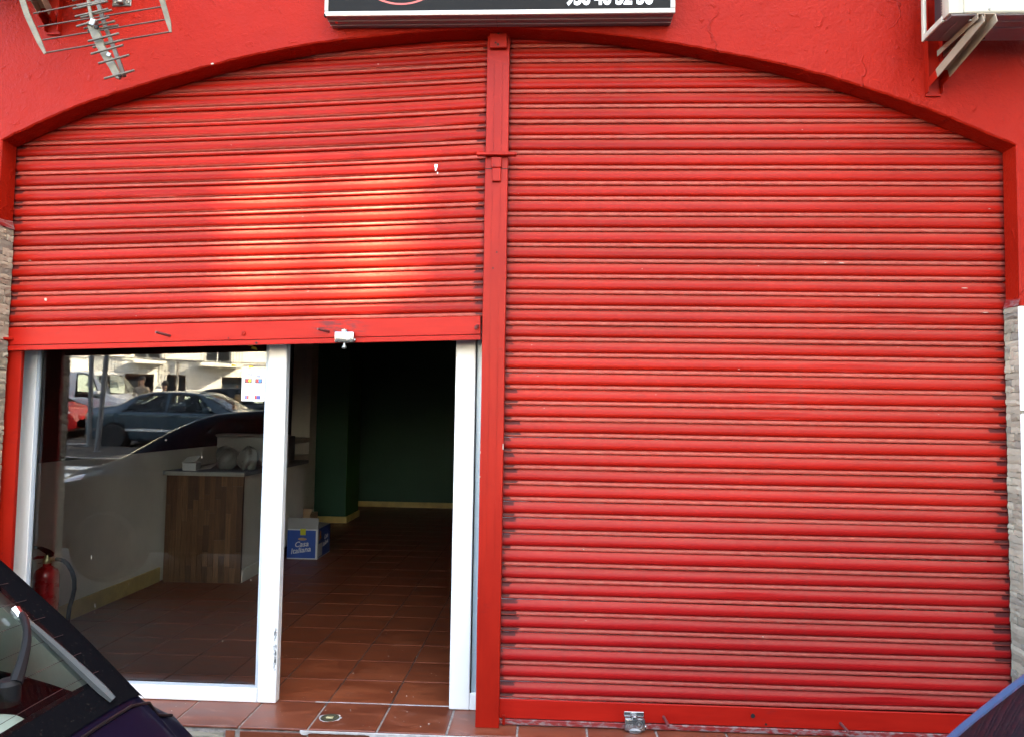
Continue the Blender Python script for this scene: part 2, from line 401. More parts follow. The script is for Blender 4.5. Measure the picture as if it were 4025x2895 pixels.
def carglass(name='tinted_car_glass', k=.8):
    t = NT(name)
    fr = t.n('Fresnel', IOR=1.5).outputs[0]
    dust = t.math('MULTIPLY', t.step(t.noise(t.map(t.obj(), (1, 1, 1)), 55, 4, .7), .60, .78), .10)
    base = t.n('MixShader', i0=.10, i1=t.n('BsdfTransparent', Color=(.80, .88, .85)).outputs[0], i2=t.n('BsdfDiffuse', Color=(.01, .012, .012)).outputs[0]).outputs[0]
    base = t.n('MixShader', i0=dust, i1=base, i2=t.n('BsdfDiffuse', Color=(.35, .32, .3)).outputs[0]).outputs[0]
    gl = t.n('BsdfGlossy', Color=(1, 1, 1), Roughness=.015).outputs[0]
    t.t.links.new(t.n('MixShader', i0=t.math('MULTIPLY', fr, k, clamp=True), i1=base, i2=gl).outputs[0], t.out.inputs[0]); return t.m
M['carglass'] = carglass(); M['rearglass'] = carglass('tinted_rear_glass', .38)
def frit():
    t = NT('dusty_black_glass_edge'); P = t.obj()
    s = t.math('MULTIPLY', t.step(t.noise(P, 150, 3, .7), .60, .78), .12)
    return t.p(Base_Color=t.mix(s, (.004, .004, .005), (.25, .22, .18)), Roughness=t.math('ADD', .12, s), Specular_IOR_Level=.0)
M['frit'] = frit()
M['trim'] = pbr('black_car_trim', (.008, .008, .0085), .45, var=.2, spec=.12)
M['tyre'] = pbr('tyre_rubber', (.018, .018, .018), .8)
M['rim'] = pbr('alloy_wheel', (.45, .45, .46), .3, metal=.7)
M['lens'] = pbr('clear_lamp_lens', (.55, .57, .60), .08, var=.2, vs_=20, coat=1)
M['redlens'] = pbr('red_lamp_lens', (.35, .008, .01), .1, coat=1)
M['seat'] = pbr('pale_seat_cover', (.58, .60, .55), .7, var=.08)
M['chrome'] = pbr('chrome', (.7, .75, .78), .1, metal=1)
M['skin'] = pbr('skin', (.42, .24, .17), .55)
M['hair'] = pbr('dark_hair', (.02, .015, .012), .6)
M['cloth1'] = pbr('beige_jacket', (.30, .24, .18), .8)
M['cloth2'] = pbr('dark_coat', (.03, .03, .035), .8)
M['polemetal'] = pbr('grey_pole_paint', (.13, .14, .15), .45, metal=.3)

# ------------------------------------------------------------------ ground
def gz(y): return -.24 - .05*y
road = MB().grid(lambda a, b: (-70+140*a, -1.35-70*b, gz(-1.35-70*b)), 14, 14).build('road', M['asphalt'], smooth=0, fix=False)
tag(road, kind='structure')
pv = MB().box(-40, 40, -1.35, -.02, -.45, -.112).build('pavement', M['pave'], bevel=.01); tag(pv, kind='structure')
def island():
    pts = [(-11.75,-13.75),(-11.55,-13.3),(-11.2,-12.7),(-10.76,-11.98),(-10.3,-11.5),(-9.8,-11.25),(-9.2,-11.2),(-7,-11.35),(-2,-11.6),(4,-11.9),(4,-13.3),(-4,-13.35),(-10,-13.5)]
    b = MB(); n = len(pts)
    b.add([(x, y, gz(y)-.05) for x, y in pts]+[(x, y, gz(y)+.13) for x, y in pts], [tuple(range(n, 2*n))]+[(i, (i+1) % n, (i+1) % n+n, i+n) for i in range(n)])
    o = b.build('traffic_island', M['pave'], smooth=0, bevel=.02); tag(o, kind='structure')
    k = MB()
    for i in range(8):
        (x0, y0), (x1, y1) = pts[i], pts[i+1]; d = Vector((x1-x0, y1-y0, 0)).normalized(); nn = Vector((d.y, -d.x, 0))*-.16
        a = [(x0, y0, gz(y0)+.134), (x1, y1, gz(y1)+.134), (x1-nn.x*-1, y1-nn.y*-1, gz(y1)+.134), (x0-nn.x*-1, y0-nn.y*-1, gz(y0)+.134)]
        k.add(a, [(0, 1, 2, 3)])
    k.build('kerb_edge', M['kerb'], o, smooth=0)
island()
for i in range(7):
    y = -6.6-1.05*i
    if y < -11: break
    z = MB(); z.add([(-12.5, y, gz(y)+.006), (-7.9+.25*i*0, y, gz(y)+.006), (-7.9, y+.5, gz(y+.5)+.006), (-12.5, y+.5, gz(y+.5)+.006)], [(0, 1, 2, 3)])
    z.build('crossing_stripe', M['mark'], road, smooth=0)
z = MB().add([(-30, -15.5, gz(-15.5)+.006), (-11.9, -15.3, gz(-15.3)+.006), (-11.9, -15.18, gz(-15.18)+.006), (-30, -15.38, gz(-15.38)+.006)], [(0, 1, 2, 3)])
z.build('lane_line', M['mark'], road, smooth=0)

# ------------------------------------------------------------------ the red shop building
bld = root('shop_building', (0, 0, 0), 'red rendered shop building with a wide arched double opening', 'building')
ARCH = [(-2.818,2.881),(-2.536,3.013),(-2.42,3.061),(-2.246,3.12),(-2.014,3.189),(-1.782,3.255),(-1.514,3.322),(-1.169,3.382),(-.826,3.419),(-.542,3.441),(-.222,3.448),(.058,3.435),(.336,3.404),(.613,3.361),(1.032,3.275),(1.254,3.219),(1.473,3.152),(1.691,3.076),(1.908,2.991),(2.122,2.894),(2.23,2.847)]
def arch_z(x):
    for (x0, z0), (x1, z1) in zip(ARCH, ARCH[1:]):
        if x0 <= x <= x1: return z0+(z1-z0)*(x-x0)/(x1-x0)
    return ARCH[0][1] if x < ARCH[0][0] else ARCH[-1][1]
XL, XR, RV = -2.818, 2.23, .113
rng = random.Random(3)
xs = [XL+(XR-XL)*i/150 for i in range(151)]
def smooth_arch(x):
    return sum(arch_z(min(XR, max(XL, x+d)))*k for d, k in ((-.09,1),(-.045,2),(0,3),(.045,2),(.09,1)))/9 if XL+.1 < x < XR-.1 else arch_z(x)
ring = [(XL, -.3)] + [(XL, z) for z in (.6, 1.2, 1.8, 2.4)] + [(x, smooth_arch(x)) for x in xs] + [(XR, z) for z in (2.4, 1.8, 1.2, .6, -.3)]
nr = len(ring)
def outward(i):
    a, b = ring[max(0, i-1)], ring[min(nr-1, i+1)]
    t = Vector((b[0]-a[0], b[1]-a[1])).normalized(); return Vector((-t.y, t.x))
wl = MB(); rows = [[], [], [], []]
for i, (x, z) in enumerate(ring):
    n = outward(i)
    j = rng.uniform(-.0022, .0022)
    rows[0].append((x, RV, z)); rows[1].append((x+n.x*j, .006, z+n.y*j))
    rows[2].append((x+n.x*(.007+j), 0.0, z+n.y*(.007+j)))
HT = 7.2
for i, (x, z) in enumerate(ring):
    n = outward(i)
    if x <= XL+1e-6 and z < 2.85: rows[3].append((-8.5, 0, z))
    elif x >= XR-1e-6 and z < 2.84: rows[3].append((8.5, 0, z))
    else: rows[3].append((-8.5+17*(x-XL)/(XR-XL), 0, HT))
for k in range(3):
    for i in range(nr-1):
        wl.add([rows[k][i], rows[k][i+1], rows[k+1][i+1], rows[k+1][i]], [(0, 1, 2, 3)])
wall = wl.build('wall', M['wall'], bld, smooth=50)
# rest of the shell: side walls, back, roof, and the leaf of wall behind the shutters
sh = MB().box(-8.5, 8.5, .42, .62, 3.0, HT-.005).box(-8.5, -3.55, .42, .62, -.3, 2.99).box(2.9, 8.5, .42, .62, -.3, 2.99)
sh.build('inner_wall', M['cream'], bld, smooth=0)
MB().box(-8.5, -8.3, .004, 9.2, -.3, HT-.01).box(8.3, 8.5, .004, 9.2, -.3, HT-.01).box(-8.29, 8.29, 9.0, 9.2, -.3, HT-.01).build('outer_wall', M['wall'], bld, smooth=0)
MB().box(-8.7, 8.7, -.25, 9.4, HT, HT+.25).build('roof', M['houseroof'], bld, smooth=0)
# guides / blocking either side behind the reveals, and behind the arch
for q, m_ in ((MB().box(-3.4, -2.87, .115, .41, -.3, 3.6), M['mortar']), (MB().box(2.28, 2.85, .115, .41, -.3, 3.6), M['wall'])): q.build('jamb_block', m_, bld, smooth=0)
MB().box(-3.0, 2.5, .16, .41, 3.52, 3.7).build('shutter_box', M['dark'], bld, smooth=0)
MB().box(-3.6, 3.0, .66, 8.9, 3.02, 3.1).build('ceiling', M['ceil'], bld, smooth=0)

# stone cladding of the two jambs
def stone_piece(seed):
    r = random.Random(seed); b = MB()
    nx, nz = 4, 2
    dy = [[-r.uniform(.5, 1) for _ in range(nz+1)] for _ in range(nx+1)]
    vs = []
    for i in range(nx+1):
        for j in range(nz+1):
            vs.append((i/nx-.5 + (r.uniform(-.03, .03) if 0 < i < nx else 0), dy[i][j]*(.75 if i in (0, nx) or j in (0, nz) else 1), j/nz + (r.uniform(-.12, .12))*(1 if 0 < i < nx else .5)))
    fs = [(i*3+j, (i+1)*3+j, (i+1)*3+j+1, i*3+j+1) for i in range(nx) for j in range(nz)]
    b.add(vs, fs); k = len(vs)
    back = [(v[0], 0, v[2]) for v in vs]; b.add(back, [])
    edge = [i*3 for i in range(nx+1)] + [nx*3+1] + [i*3+2 for i in reversed(range(nx+1))] + [1]
    for a, c in zip(edge, edge[1:]+edge[:1]): b.add([], []); b.f.append((a, c, c+k, a+k))
    return b.mesh('stone', M['stone'], smooth=0)
SM = [stone_piece(i) for i in range(9)]
def cladding(side, ztop):
    lab = 'stacked split-stone cladding'
    x = XL if side < 0 else XR
    base = MB()
    if side > 0:
        base.box(XR-.004, XR+.5, -.004, .11, -.11, ztop)
    else:
        base.box(XL-.5, XL+.004, -.004, .11, -.11, ztop)
    part = base.build('stone_cladding', M['mortar'], bld, smooth=0)
    r = random.Random(5+side); z = -.1
    zlo = .3 if side < 0 else -.1
    z = zlo
    while z < ztop-.012:
        h = r.uniform(.024, .042); h = min(h, ztop-z)
        # return face, looking across the opening
        cuts = [-.004, RV+.001] if r.random() < .55 else [-.004, r.uniform(.03, .08), RV+.001]
        for a, b in zip(cuts, cuts[1:]):
            xs_ = x+side*-.004
            inst('stone', r.choice(SM), part, (xs_, (a+b)/2, z+.001), rot=(r.uniform(-.02, .02), 0, side*-math.pi/2), scale=((b-a)*.97, r.uniform(.007, .014), h*.94))
        # street face beside the corner
        if side > 0:
            l = r.uniform(.12, .24)
            inst('stone', r.choice(SM), part, (XR+.022+l/2, -.004, z+.001), rot=(0, r.uniform(-.01, .01), 0), scale=(l*.98, r.uniform(.008, .016), h*.94))
        z += h
    if side > 0:
        MB().box(XR-.016, XR+.019, -.0165, -.005, -.1, 1.56).box(XR-.016, XR+.019, -.0165, -.005, 1.575, ztop-.006).build('corner_trim', M['white'], part, bevel=.003)
    # painted cement wedge above the stones
    MB().add([(x, RV, ztop+.045), (x, -.0, ztop+.035), (x-side*.016, -.012, ztop), (x-side*.014, RV, ztop)], [(0, 1, 2, 3)]).build('cement_fillet', M['lip'], part, smooth=0)
cladding(-1, 2.44); cladding(1, 2.07)

# threshold step and tiled floor --------------------------------------------
T, TX, TY = .335, -.80, .335
floor = MB().box(-3.55, 2.86, .30, 8.95, -.2, -.004).build('shop_floor', M['grout'], smooth=0); tag(floor, kind='structure')
tme = MB().box(-.5*T+.0035, .5*T-.0035, -.5*T+.0035, .5*T-.0035, -.008, 0).mesh('tile', M['tile'], smooth=0, bevel=.0015)
rr_ = random.Random(8)
for i in range(-8, 4):
    for j in range(1, 14):
        x = TX+T*(i+.5); y = TY*(j+.5)
        if x < -3.39 or (x > .25 and j > 2) or (x > 0 and j > 4): continue
        inst('tile', tme, floor, (x, y, rr_.uniform(-.0008, .0008)), rot=(rr_.uniform(-.002, .002), rr_.uniform(-.002, .002), rr_.choice((0, math.pi))))
far = MB()
for i in range(-8, 11):
    for j in range(1, 26):
        x = TX+T*(i+.5); y = TY*(j+.5)
        if x < -3.39 or y > 8.8: continue
        if j < 14 and not ((x > .25 and j > 2) or (x > 0 and j > 4)): continue
        far.box(x-.164, x+.164, y-.164, y+.164, -.008, 0)
tag(far.build('tile_field', M['tile'], floor, smooth=0), kind='stuff')
gl = MB()
for j in range(2, 14):
    gl.box(-3.38, .9, T*j-.0009, T*j+.0009, -.0045, -.0025)
tag(gl.build('pale_grout', pbr('floor_grout_line', (.10, .075, .06), .85), floor, smooth=0), kind='stuff')
step = root('door_step', (-.8, .15, 0), 'worn terracotta tiled door step below the red shutters', 'step')
MB().box(-1.2, -.495, .3325, .3372, -.003, .0006).build('white_grout_line', M['cement'], step, smooth=0)
MB().box(-2.87, 2.28, .0, .30, -.112, -.006).build('step_core', M['groutlight'], step, smooth=0)
fme = MB().box(-.5*T+.005, .5*T-.005, -.009, .329, -.012, 0).mesh('tile', M['tileout'], smooth=0, bevel=.003)
for i in range(-6, 9):
    x = TX+T*(i+.5)
    inst('tile', fme, step, (x, 0, rr_.uniform(-.001, .001)), rot=(0, 0, rr_.uniform(-.004, .004)))
rme = MB().box(-.5*T+.004, .5*T-.004, -.004, .004, -.11, -.022).mesh('riser_tile', M['tileout'], smooth=0, bevel=.002)
for i in range(-2, 9):
    inst('riser_tile', rme, step, (TX+T*(i+.5), -.001, 0))
MB().box(-1.535, -1.49, -.005, .003, -.11, -.022).build('riser_tile', M['tileout'], step, smooth=0)
for a, b in ((-1.84, -1.545), (-2.12, -1.85)):
    inst('riser_stone', SM[1], step, ((a+b)/2, .0, -.066), scale=(b-a, .008, .034)); inst('riser_stone', SM[4], step, ((a+b)/2+.01, .0, -.105), scale=(b-a-.02, .008, .035))
# white cement smeared along the nosing in front of the door
cs = MB(); r = random.Random(21); prev = None
for i in range(121):
    x = -1.17+1.03*i/120
    d = (.006+.006*abs(math.sin(i*.37))+r.uniform(0, .006))*(1 if x > -.83 else (.9 if abs(x+1.15) < .02 else .25))
    row = [(x, -.0105, -.006), (x, -.0125, -.010), (x, -.0125, -.014-d), (x, -.006, -.018-d)]
    if prev: 
        for k in range(3): cs.add([prev[k], row[k], row[k+1], prev[k+1]], [(0, 1, 2, 3)])
    prev = row
cs.build('cement_smear', M['cement'], step, smooth=60)
# lock keeper let into the step
keep = root('floor_lock_keeper', (-1.065, .13, 0), 'oval metal lock keeper set in the tiled door step', 'lock keeper')
rim = []; r = random.Random(2)
for k in range(36):
    a = 2*math.pi*k/36; f = 1+r.uniform(-.06, .12)
    rim.append((.054*math.cos(a)*f, .047*math.sin(a)*f))
MB().prism(rim, (-1.065, .13, 0), (1, 0, 0), (0, 1, 0), (0, 0, 1), -.003, .0014).build('cement_ring', M['cement'], keep, smooth=0)
MB().lathe([(.046, .0), (.046, .0035), (.040, .0045), (.036, .002), (.0, .002)], (-1.065, .13, .0), n=28).build('plate', pbr('tarnished_brass', (.075, .068, .042), .5, metal=.4, var=.5, vs_=70), keep)
MB().box(-1.083, -1.047, .118, .142, .002, .0065).build('slot', M['brass'], keep, bevel=.003)
# crumbs of paint and plaster
cr = MB(); r = random.Random(4)
for k in range(75):
    x = r.uniform(-2.2, -.45); y = r.choice((r.uniform(.03, .3), r.uniform(.33, 1.8), r.uniform(.33, 1.8)))
    s = r.uniform(.0012, .0038)*(1.6 if r.random() < .1 else 1)
    cr.add([(x-s, y, 0.001), (x, y-s*.8, .001), (x+s*1.2, y, .001), (x, y+s*.7, .001), (x, y, .001+s*.8)], [(0, 1, 4), (1, 2, 4), (2, 3, 4), (3, 0, 4)])
tag(cr.build('plaster_crumbs', M['chips'], smooth=0), 'tiny pale crumbs of plaster scattered over the floor tiles', 'crumbs', kind='stuff')

# ------------------------------------------------------------------ roller shutters
PROF = [(.000, -.002), (.0019, -.002), (.0027, .0052), (.0048, .0088), (.0085, .0104), (.0130, .0104), (.0175, .0088), (.0210, .0062), (.0226, .0030), (.0240, .0030), (.0250, .0068), (.0275, .0106), (.0320, .0136), (.0375, .0152), (.0440, .0156), (.0500, .0150), (.0560, .0135), (.0620, .0111), (.0680, .0080), (.0735, .0047), (.0780, .0022), (.0798, -.001)]
def slat_mesh(seed, length, m, bow=0.0):
    r = random.Random(seed); n = 36; ph = [r.uniform(0, 6.28) for _ in range(4)]; b = MB()
    dent = (r.uniform(.1, .9), r.uniform(.001, .005) if r.random() < .45 else 0)
    def f(u, v):
        k = min(len(PROF)-1, int(round(v*(len(PROF)-1)))); z, o = PROF[k]
        x = (u-.5)*length
        wz = .0006*math.sin(3*u+ph[0]) + .0004*math.sin(9*u+ph[1]); wo = .0013*math.sin(5*u+ph[2]) + .0007*math.sin(13*u+ph[3])
        if o > .012: wo -= dent[1]*math.exp(-((u-dent[0])*22)**2)
        return (x, -(o+wo), z+wz - bow*(1-(2*u-1)**2))
    b.grid(f, n, len(PROF)-1)
    return b.mesh('slat', m, smooth=42, fix=False)
YB = .1355
shR = root('roller_shutter', (1.0, .12, 0), 'closed red slatted roller shutter right of the red post', 'shutter', 'red roller shutters of the shop')
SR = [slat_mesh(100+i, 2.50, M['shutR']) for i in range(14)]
r = random.Random(77)
for k in range(-1, 41):
    z = 3.326-.08*k
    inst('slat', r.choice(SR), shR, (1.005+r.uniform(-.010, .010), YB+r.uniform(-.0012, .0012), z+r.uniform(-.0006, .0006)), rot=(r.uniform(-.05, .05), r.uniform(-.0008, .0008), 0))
def rail(parent, x0, x1, zb, tilt, m, lipm, name='bottom_rail'):
    def L(b): return b
    xc = (x0+x1)/2
    piv = (xc, .12, zb)
    q = MB().box(x0, x1, .1215, .134, zb+.030, zb+.122, rot=(0, -tilt, 0), piv=piv)
    o = q.build(name, m, parent, bevel=.0025)
    MB().box(x0, x1, .1165, .134, zb+.002, zb+.0265, rot=(0, -tilt, 0), piv=piv).build('rail_lip', lipm, o, bevel=.002)
    MB().box(x0+.002, x1-.002, .127, .1335, zb+.0268, zb+.0297, rot=(0, -tilt, 0), piv=piv).build('rail_groove', M['dark'], o, smooth=0)
    return o
railR = rail(shR, -.222, 2.229, .0025, 0, M['rail'], M['lip'])
shL = root('roller_shutter', (-1.58, .12, 1.85), 'half raised red slatted roller shutter left of the red post, above the shop window', 'shutter', 'red roller shutters of the shop')
r = random.Random(78)
for k in range(0, 19):
    zl, zr = 1.931+.0801*k, 2.008+.0813*k
    a = math.atan2(zr-zl, 2.467)
    bow = min(.012, .001*k)
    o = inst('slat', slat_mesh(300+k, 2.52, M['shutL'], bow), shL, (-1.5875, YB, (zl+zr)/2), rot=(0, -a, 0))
    o.scale = (1, 1, 1.008)
tl = math.atan2(.084, 2.46)
railL = rail(shL, -2.828, -.345, 1.847, tl, M['rail'], M['rail'])
def rod(parent, a, b, rad=.007, m=None):
    a, b = Vector(a), Vector(b)
    o = MB().tube([a, a+(b-a)*.93, b], [rad, rad, rad*.8], 10).build('stop_rod', m or M['darkrod'], parent); return o
def railz(x): return 1.847+(x+1.5865)*math.tan(tl)
rod(railL, (-1.955, .124, railz(-1.955)+.060), (-1.99, .045, railz(-1.99)+.072))
rod(railL, (-1.125, .124, railz(-1.125)+.062), (-1.16, .045, railz(-1.16)+.068))
rod(railL, (-.365, .124, railz(-.365)+.072), (-.365, .05, railz(-.365)+.055), .009)
rod(railL, (-2.79, .124, railz(-2.79)+.062), (-2.835, .03, railz(-2.835)+.062), .008, M['red'])
rod(railR, (.578, .124, .066), (.592, .055, .050)); rod(railR, (1.421, .124, .064), (1.438, .055, .046))
for x, z, rr in ((1.006, .085, .0105), (1.068, .047, .0055)):
    MB().lathe([(rr, -.0018), (rr, .0005), (0, .0005)], (x, .1205, z), 'Y', 18).build('rail_hole', M['dark'], railR)
for x, dz, rr in ((-1.497, .012, .006), (-1.645, .04, .003)):
    MB().lathe([(rr, -.0056), (rr, .0005), (0, .0005)], (x, .1205, railz(x)+dz), 'Y', 14).build('rail_hole', M['dark'], railL)
MB().lathe([(.011, .0), (.012, -.004), (.010, -.007), (.006, -.008), (.005, -.006), (.0, -.006)], (-1.567, .1212, railz(-1.567)+.063), 'Y', 18).build('key_boss', M['red'], railL)
MB().box(-.206, -.192, .106, .124, .005, .052).build('end_stop', M['red'], railR, bevel=.002)
def lock(parent, x, z, hang, bolt_down):
    y0, y1 = .085, .1160
    b = MB().box(x-.048, x+.048, y0, y1, z-.027, z+.027)
    o = b.build('shutter_lock', M['steel'], parent, bevel=.003, seg=2)
    text('lettering', 'ms', M['engrave'], o, (x-.042, y0-.0004, z-.008), (1, 0, 0), (0, 0, 1), .028, .0004, depth=.0004)
    cx = x+.019
    rg = MB()
    for a0, a1, rad in ((200, 340, .0155),):
        pts = [(cx+rad*math.cos(R(a0+(a1-a0)*k/12)), y0-.0005, z+.001+rad*math.sin(R(a0+(a1-a0)*k/12))) for k in range(13)]
        rg.tube(pts, .0012, 6)
    rg.tube([(cx+.0155*math.cos(2*math.pi*k/24), y0-.0002, z+.004+.0155*math.sin(2*math.pi*k/24)) for k in range(25)], .0005, 5)
    rg.build('smile_mark', M['engrave'], o)
    MB().lathe([(.0055, .0), (.0055, -.0016), (.003, -.0018), (.003, -.0006), (0, -.0006)], (cx, y0, z+.004), 'Y', 12).build('keyhole', M['engrave'], o)
    MB().lathe([(.0165, 0), (.0165, .011), (.013, .014), (.0, .014)], (x-.002, .10, z+.0275), 'Z', 20).build('lock_button', M['steel'], o)
    if bolt_down:
        MB().lathe([(.006, 0), (.007, -.012), (.0125, -.020), (.0125, -.026), (.009, -.031), (0, -.032)], (x-.001, .10, z-.0275), 'Z', 18).build('bolt', M['zinc'], o)
    else:
        MB().box(x-.050, x+.046, .1163, .1195, z+.028, z+.052).build('back_plate', M['steel'], o, bevel=.002)
        MB().lathe([(.034, 0), (.034, -.006), (0, -.006)], (x, .10, .0075), 'Z', 28).build('lock_base', M['steel'], o)
    MB().lathe([(.008, 0), (.008, .006), (0, .006)], (x+.0485, .105, z-.012), 'X', 12).build('hinge_pin', M['steel'], o)
    return o
lock(railL, -1.036, 1.894, True, True)
lock(railR, .437, .034, False, False)
# the raised shutter's left guide channel
MB().box(-2.868, -2.752, .138, .165, -.004, 1.96).build('guide_rail', M['red'], shL, bevel=.003)
MB().box(2.233, 2.27, .137, .16, -.004, 3.3).build('guide_rail', M['red'], shR, smooth=0)

# post between the shutters
post = root('shutter_post', (-.278, .1, 0), 'tall red steel post between the two roller shutters', 'post')
b = MB(); n = 40; r = random.Random(6)
b.grid(lambda u, v: ((-.3355, -.333, -.2225, -.220)[min(3, int(round(u*3)))] + .0007*math.sin(v*31+u), .0765+(.003 if int(round(u*3)) in (0, 3) else 0) + .0006*math.sin(v*17), .002+3.47*v), 3, 60)
pc = b.build('column', M['red'], post, fix=False)
MB().box(-.335, -.2205, .0799, .119, .002, 3.47).build('column_body', M['red'], post, smooth=0)
for x in (-.2985, -.2570):
    z = .75
    while z < 3.3:
        l = r.uniform(.25, .7); MB().box(x-.0016, x+.0016, .0742, .078, z, min(z+l, 3.31)).build('weld_ridge', M['red'], pc, smooth=0); z += l+r.uniform(.01, .05)
MB().box(-.3225, -.2335, .052, .0745, 3.372, 3.47).build('top_plate', M['red'], post, bevel=.003)
for x, z, rr in ((-.278, 3.448, .0065), (-.292, 3.398, .005), (-.279, 3.388, .0065)):
    MB().lathe([(rr, -.0008), (rr, .001), (0, .001)], (x, .0518, z), 'Y', 12).build('bolt_hole', M['dark'], post)
MB().box(-.3775, -.1765, .044, .075, 2.815, 2.832).build('cross_bar', M['red'], post, bevel=.004)
MB().box(-.3035, -.2515, .058, .076, 2.757, 2.811).build('clamp_box', M['red'], post, bevel=.003)
MB().box(-.2985, -.2545, .060, .076, 2.687, 2.7555).build('clamp_box', M['red'], post, bevel=.003)
MB().box(-.336, -.2195, .0745, .0785, 2.7545, 2.7575).build('joint', M['dark'], post, smooth=0)
for x, z in ((-.2695, 2.329), (-.2870, 2.248)):
    MB().lathe([(.0045, -.0006), (.0045, .001), (0, .001)], (x, .0764, z), 'Y', 10).build('bolt_hole', M['dark'], post)
for x, z, h in ((-.2218, 1.36, .028), (-.3347, 1.33, .012), (-.3347, 1.21, .008), (-.3347, .62, .006)):
    MB().box(x-.0022, x+.0022, .0755, .0768, z-h/2, z+h/2).build('paint_chip', M['chips'], post, bevel=.001)

# ------------------------------------------------------------------ white shopfront
win = root('shop_window', (-2.12, .31, 0), 'white framed shop window left of the open doorway', 'window')
Y0, Y1 = .29, .345
MB().box(-2.852, -2.772, Y0, Y1, .001, 2.35).build('left_stile', M['white'], win, bevel=.003)
MB().box(-1.4965, -1.397, Y0-.002, Y1, .001, 2.35).build('right_stile', M['white'], win, bevel=.004)
MB().box(-2.7715, -1.497, Y0, Y1, .001, .074).build('bottom_rail', M['white'], win, bevel=.003)
MB().box(-2.7715, -1.497, Y0, Y1, 2.25, 2.35).build('top_rail', M['white'], win, bevel=.003)
MB().box(-2.7715, -2.757, Y0+.004, Y0+.016, .0745, 2.249).box(-1.5105, -1.497, Y0+.004, Y0+.016, .0745, 2.249).box(-2.7565, -1.511, Y0+.004, Y0+.016, .0745, .086).build('glazing_bead', M['gasket'], win, smooth=0)
MB().box(-2.766, -1.500, .314, .320, .076, 2.248).build('glass_pane', M['glass'], win, smooth=0)
sc1 = MB(); r = random.Random(13)
for k in range(40):
    x = -1.408+r.uniform(-.006, .006); z = r.uniform(.17, .40); s = r.uniform(.003, .012)
    sc1.box(x-r.uniform(.001, .005), x+r.uniform(.001, .004), Y0-.0026, Y0-.0015, z-s, z+s)
sc1.build('scuff_marks', M['inkgrey'], win, smooth=0)
jam = root('door_jamb', (-.40, .31, 0), 'white door frame with a narrow glazed strip beside the red post', 'door frame')
MB().box(-.491, -.386, Y0-.002, Y1, .001, 2.35).build('stile', M['white'], jam, bevel=.004)
MB().box(-.3855, .6, Y0, Y1, .001, .085).build('bottom_rail', M['white'], jam, bevel=.003)
MB().box(-.3855, .6, Y0, Y1, 2.25, 2.35).build('top_rail', M['white'], jam, bevel=.003)
MB().box(-.384, .6, .316, .322, .086, 2.249).build('glass_pane', pbr('frosted_pale_glass', (.42, .55, .62), .25, var=.04), jam, smooth=0)
MB().box(-.3855, -.380, Y0+.004, Y0+.018, .0855, 2.249).build('glazing_bead', M['black'], jam, smooth=0)
MB().box(-1.39, -.4915, Y0, Y1, 2.26, 2.35).build('head_rail', M['white'], jam, bevel=.003)
# card sticker on the glass
stk = root('payment_sticker', (-1.583, .3135, 1.57), 'white sheet of payment card logos stuck on the shop window', 'sticker')
def ST(u, v): return (-1.6475+u*.127 + .0015*(1-v), .3128, 1.741-v*.172)
MB().box(-1.6465, -1.5205, .3132, .3138, 1.569, 1.741).build('sheet', M['signwhite'], stk, smooth=0)
def st_text(body, u, v, size, m, bold=0, sh=0): 
    o = ST(u, v); return text('lettering', body, m, stk, (o[0], .3129, o[2]), (1, 0, 0), (0, 0, 1), size, bold, sh, depth=.0001)
def st_rect(u0, u1, v0, v1, m, name='card_logo'):
    a, b_ = ST(u0, v1), ST(u1, v0)
    return MB().box(a[0], b_[0], .3128, .3132, a[2], b_[2]).build(name, m, stk, smooth=0)
def st_disc(u, v, rad, m, y=.3127):
    o = ST(u, v); return MB().lathe([(rad, 0), (rad, .0002), (0, .0002)], (o[0], y, o[2]), 'Y', 16).build('card_logo', m, stk, smooth=0)
st_text('BBVA', .07, .06, .008, M['inkgrey'])
st_text('VISA', .17, .22, .017, M['inkblue'], .0003, .25)
st_text('V', .68, .19, .012, M['ink'], .0001); st_rect(.63, .80, .22, .26, M['inkblue'])
st_rect(.13, .43, .31, .45, M['ink']); st_disc(.23, .37, .0085, M['inkred']); st_disc(.34, .37, .0085, M['yellow'], .3126)
st_rect(.57, .87, .31, .45, M['ink']); st_disc(.67, .37, .0085, M['inkred']); st_disc(.78, .37, .0085, M['inksky'], .3126)
st_text('Pay', .58, .57, .007, M['inkgrey']); st_disc(.19, .72, .0025, M['ink']); st_text('Pay', .24, .735, .009, M['inkgrey'])
st_text('G Pay', .62, .735, .007, M['inkgrey'])
for i, m in enumerate(('inkblue', 'inkred', 'inkgrey')):
    st_rect(.17+.08*i, .24+.08*i, .83, .95, M[m])
st_rect(.58, .66, .83, .95, M['inkred']); st_rect(.66, .83, .83, .95, M['inkblue'])
yst = root('warning_sticker', (-1.6, .3135, 1.75), 'torn yellow warning sticker at the top of the shop window', 'sticker')
r = random.Random(31)
for k in range(9):
    x = -1.68+.022*k*.9; z = 1.905-.014*k*(1 if k < 5 else .2)
    poly = [(0, 0), (.03, .004*r.uniform(-1, 1)), (.026, .010), (.004, .012)]
    MB().prism(poly, (x, .3128, z), (1, 0, -.12), (0, 0, 1), (0, 1, 0), 0, .0006).build('torn_piece', M['yellow'], yst, smooth=0)
for x, z in ((-1.612, 1.746), (-1.708, 1.752)):
    MB().prism([(0, 0), (.026, .002), (.024, .009), (.003, .011)], (x, .3128, z), (1, 0, 0), (0, 0, 1), (0, 1, 0), 0, .0006).build('torn_piece', M['yellow'], yst, smooth=0)

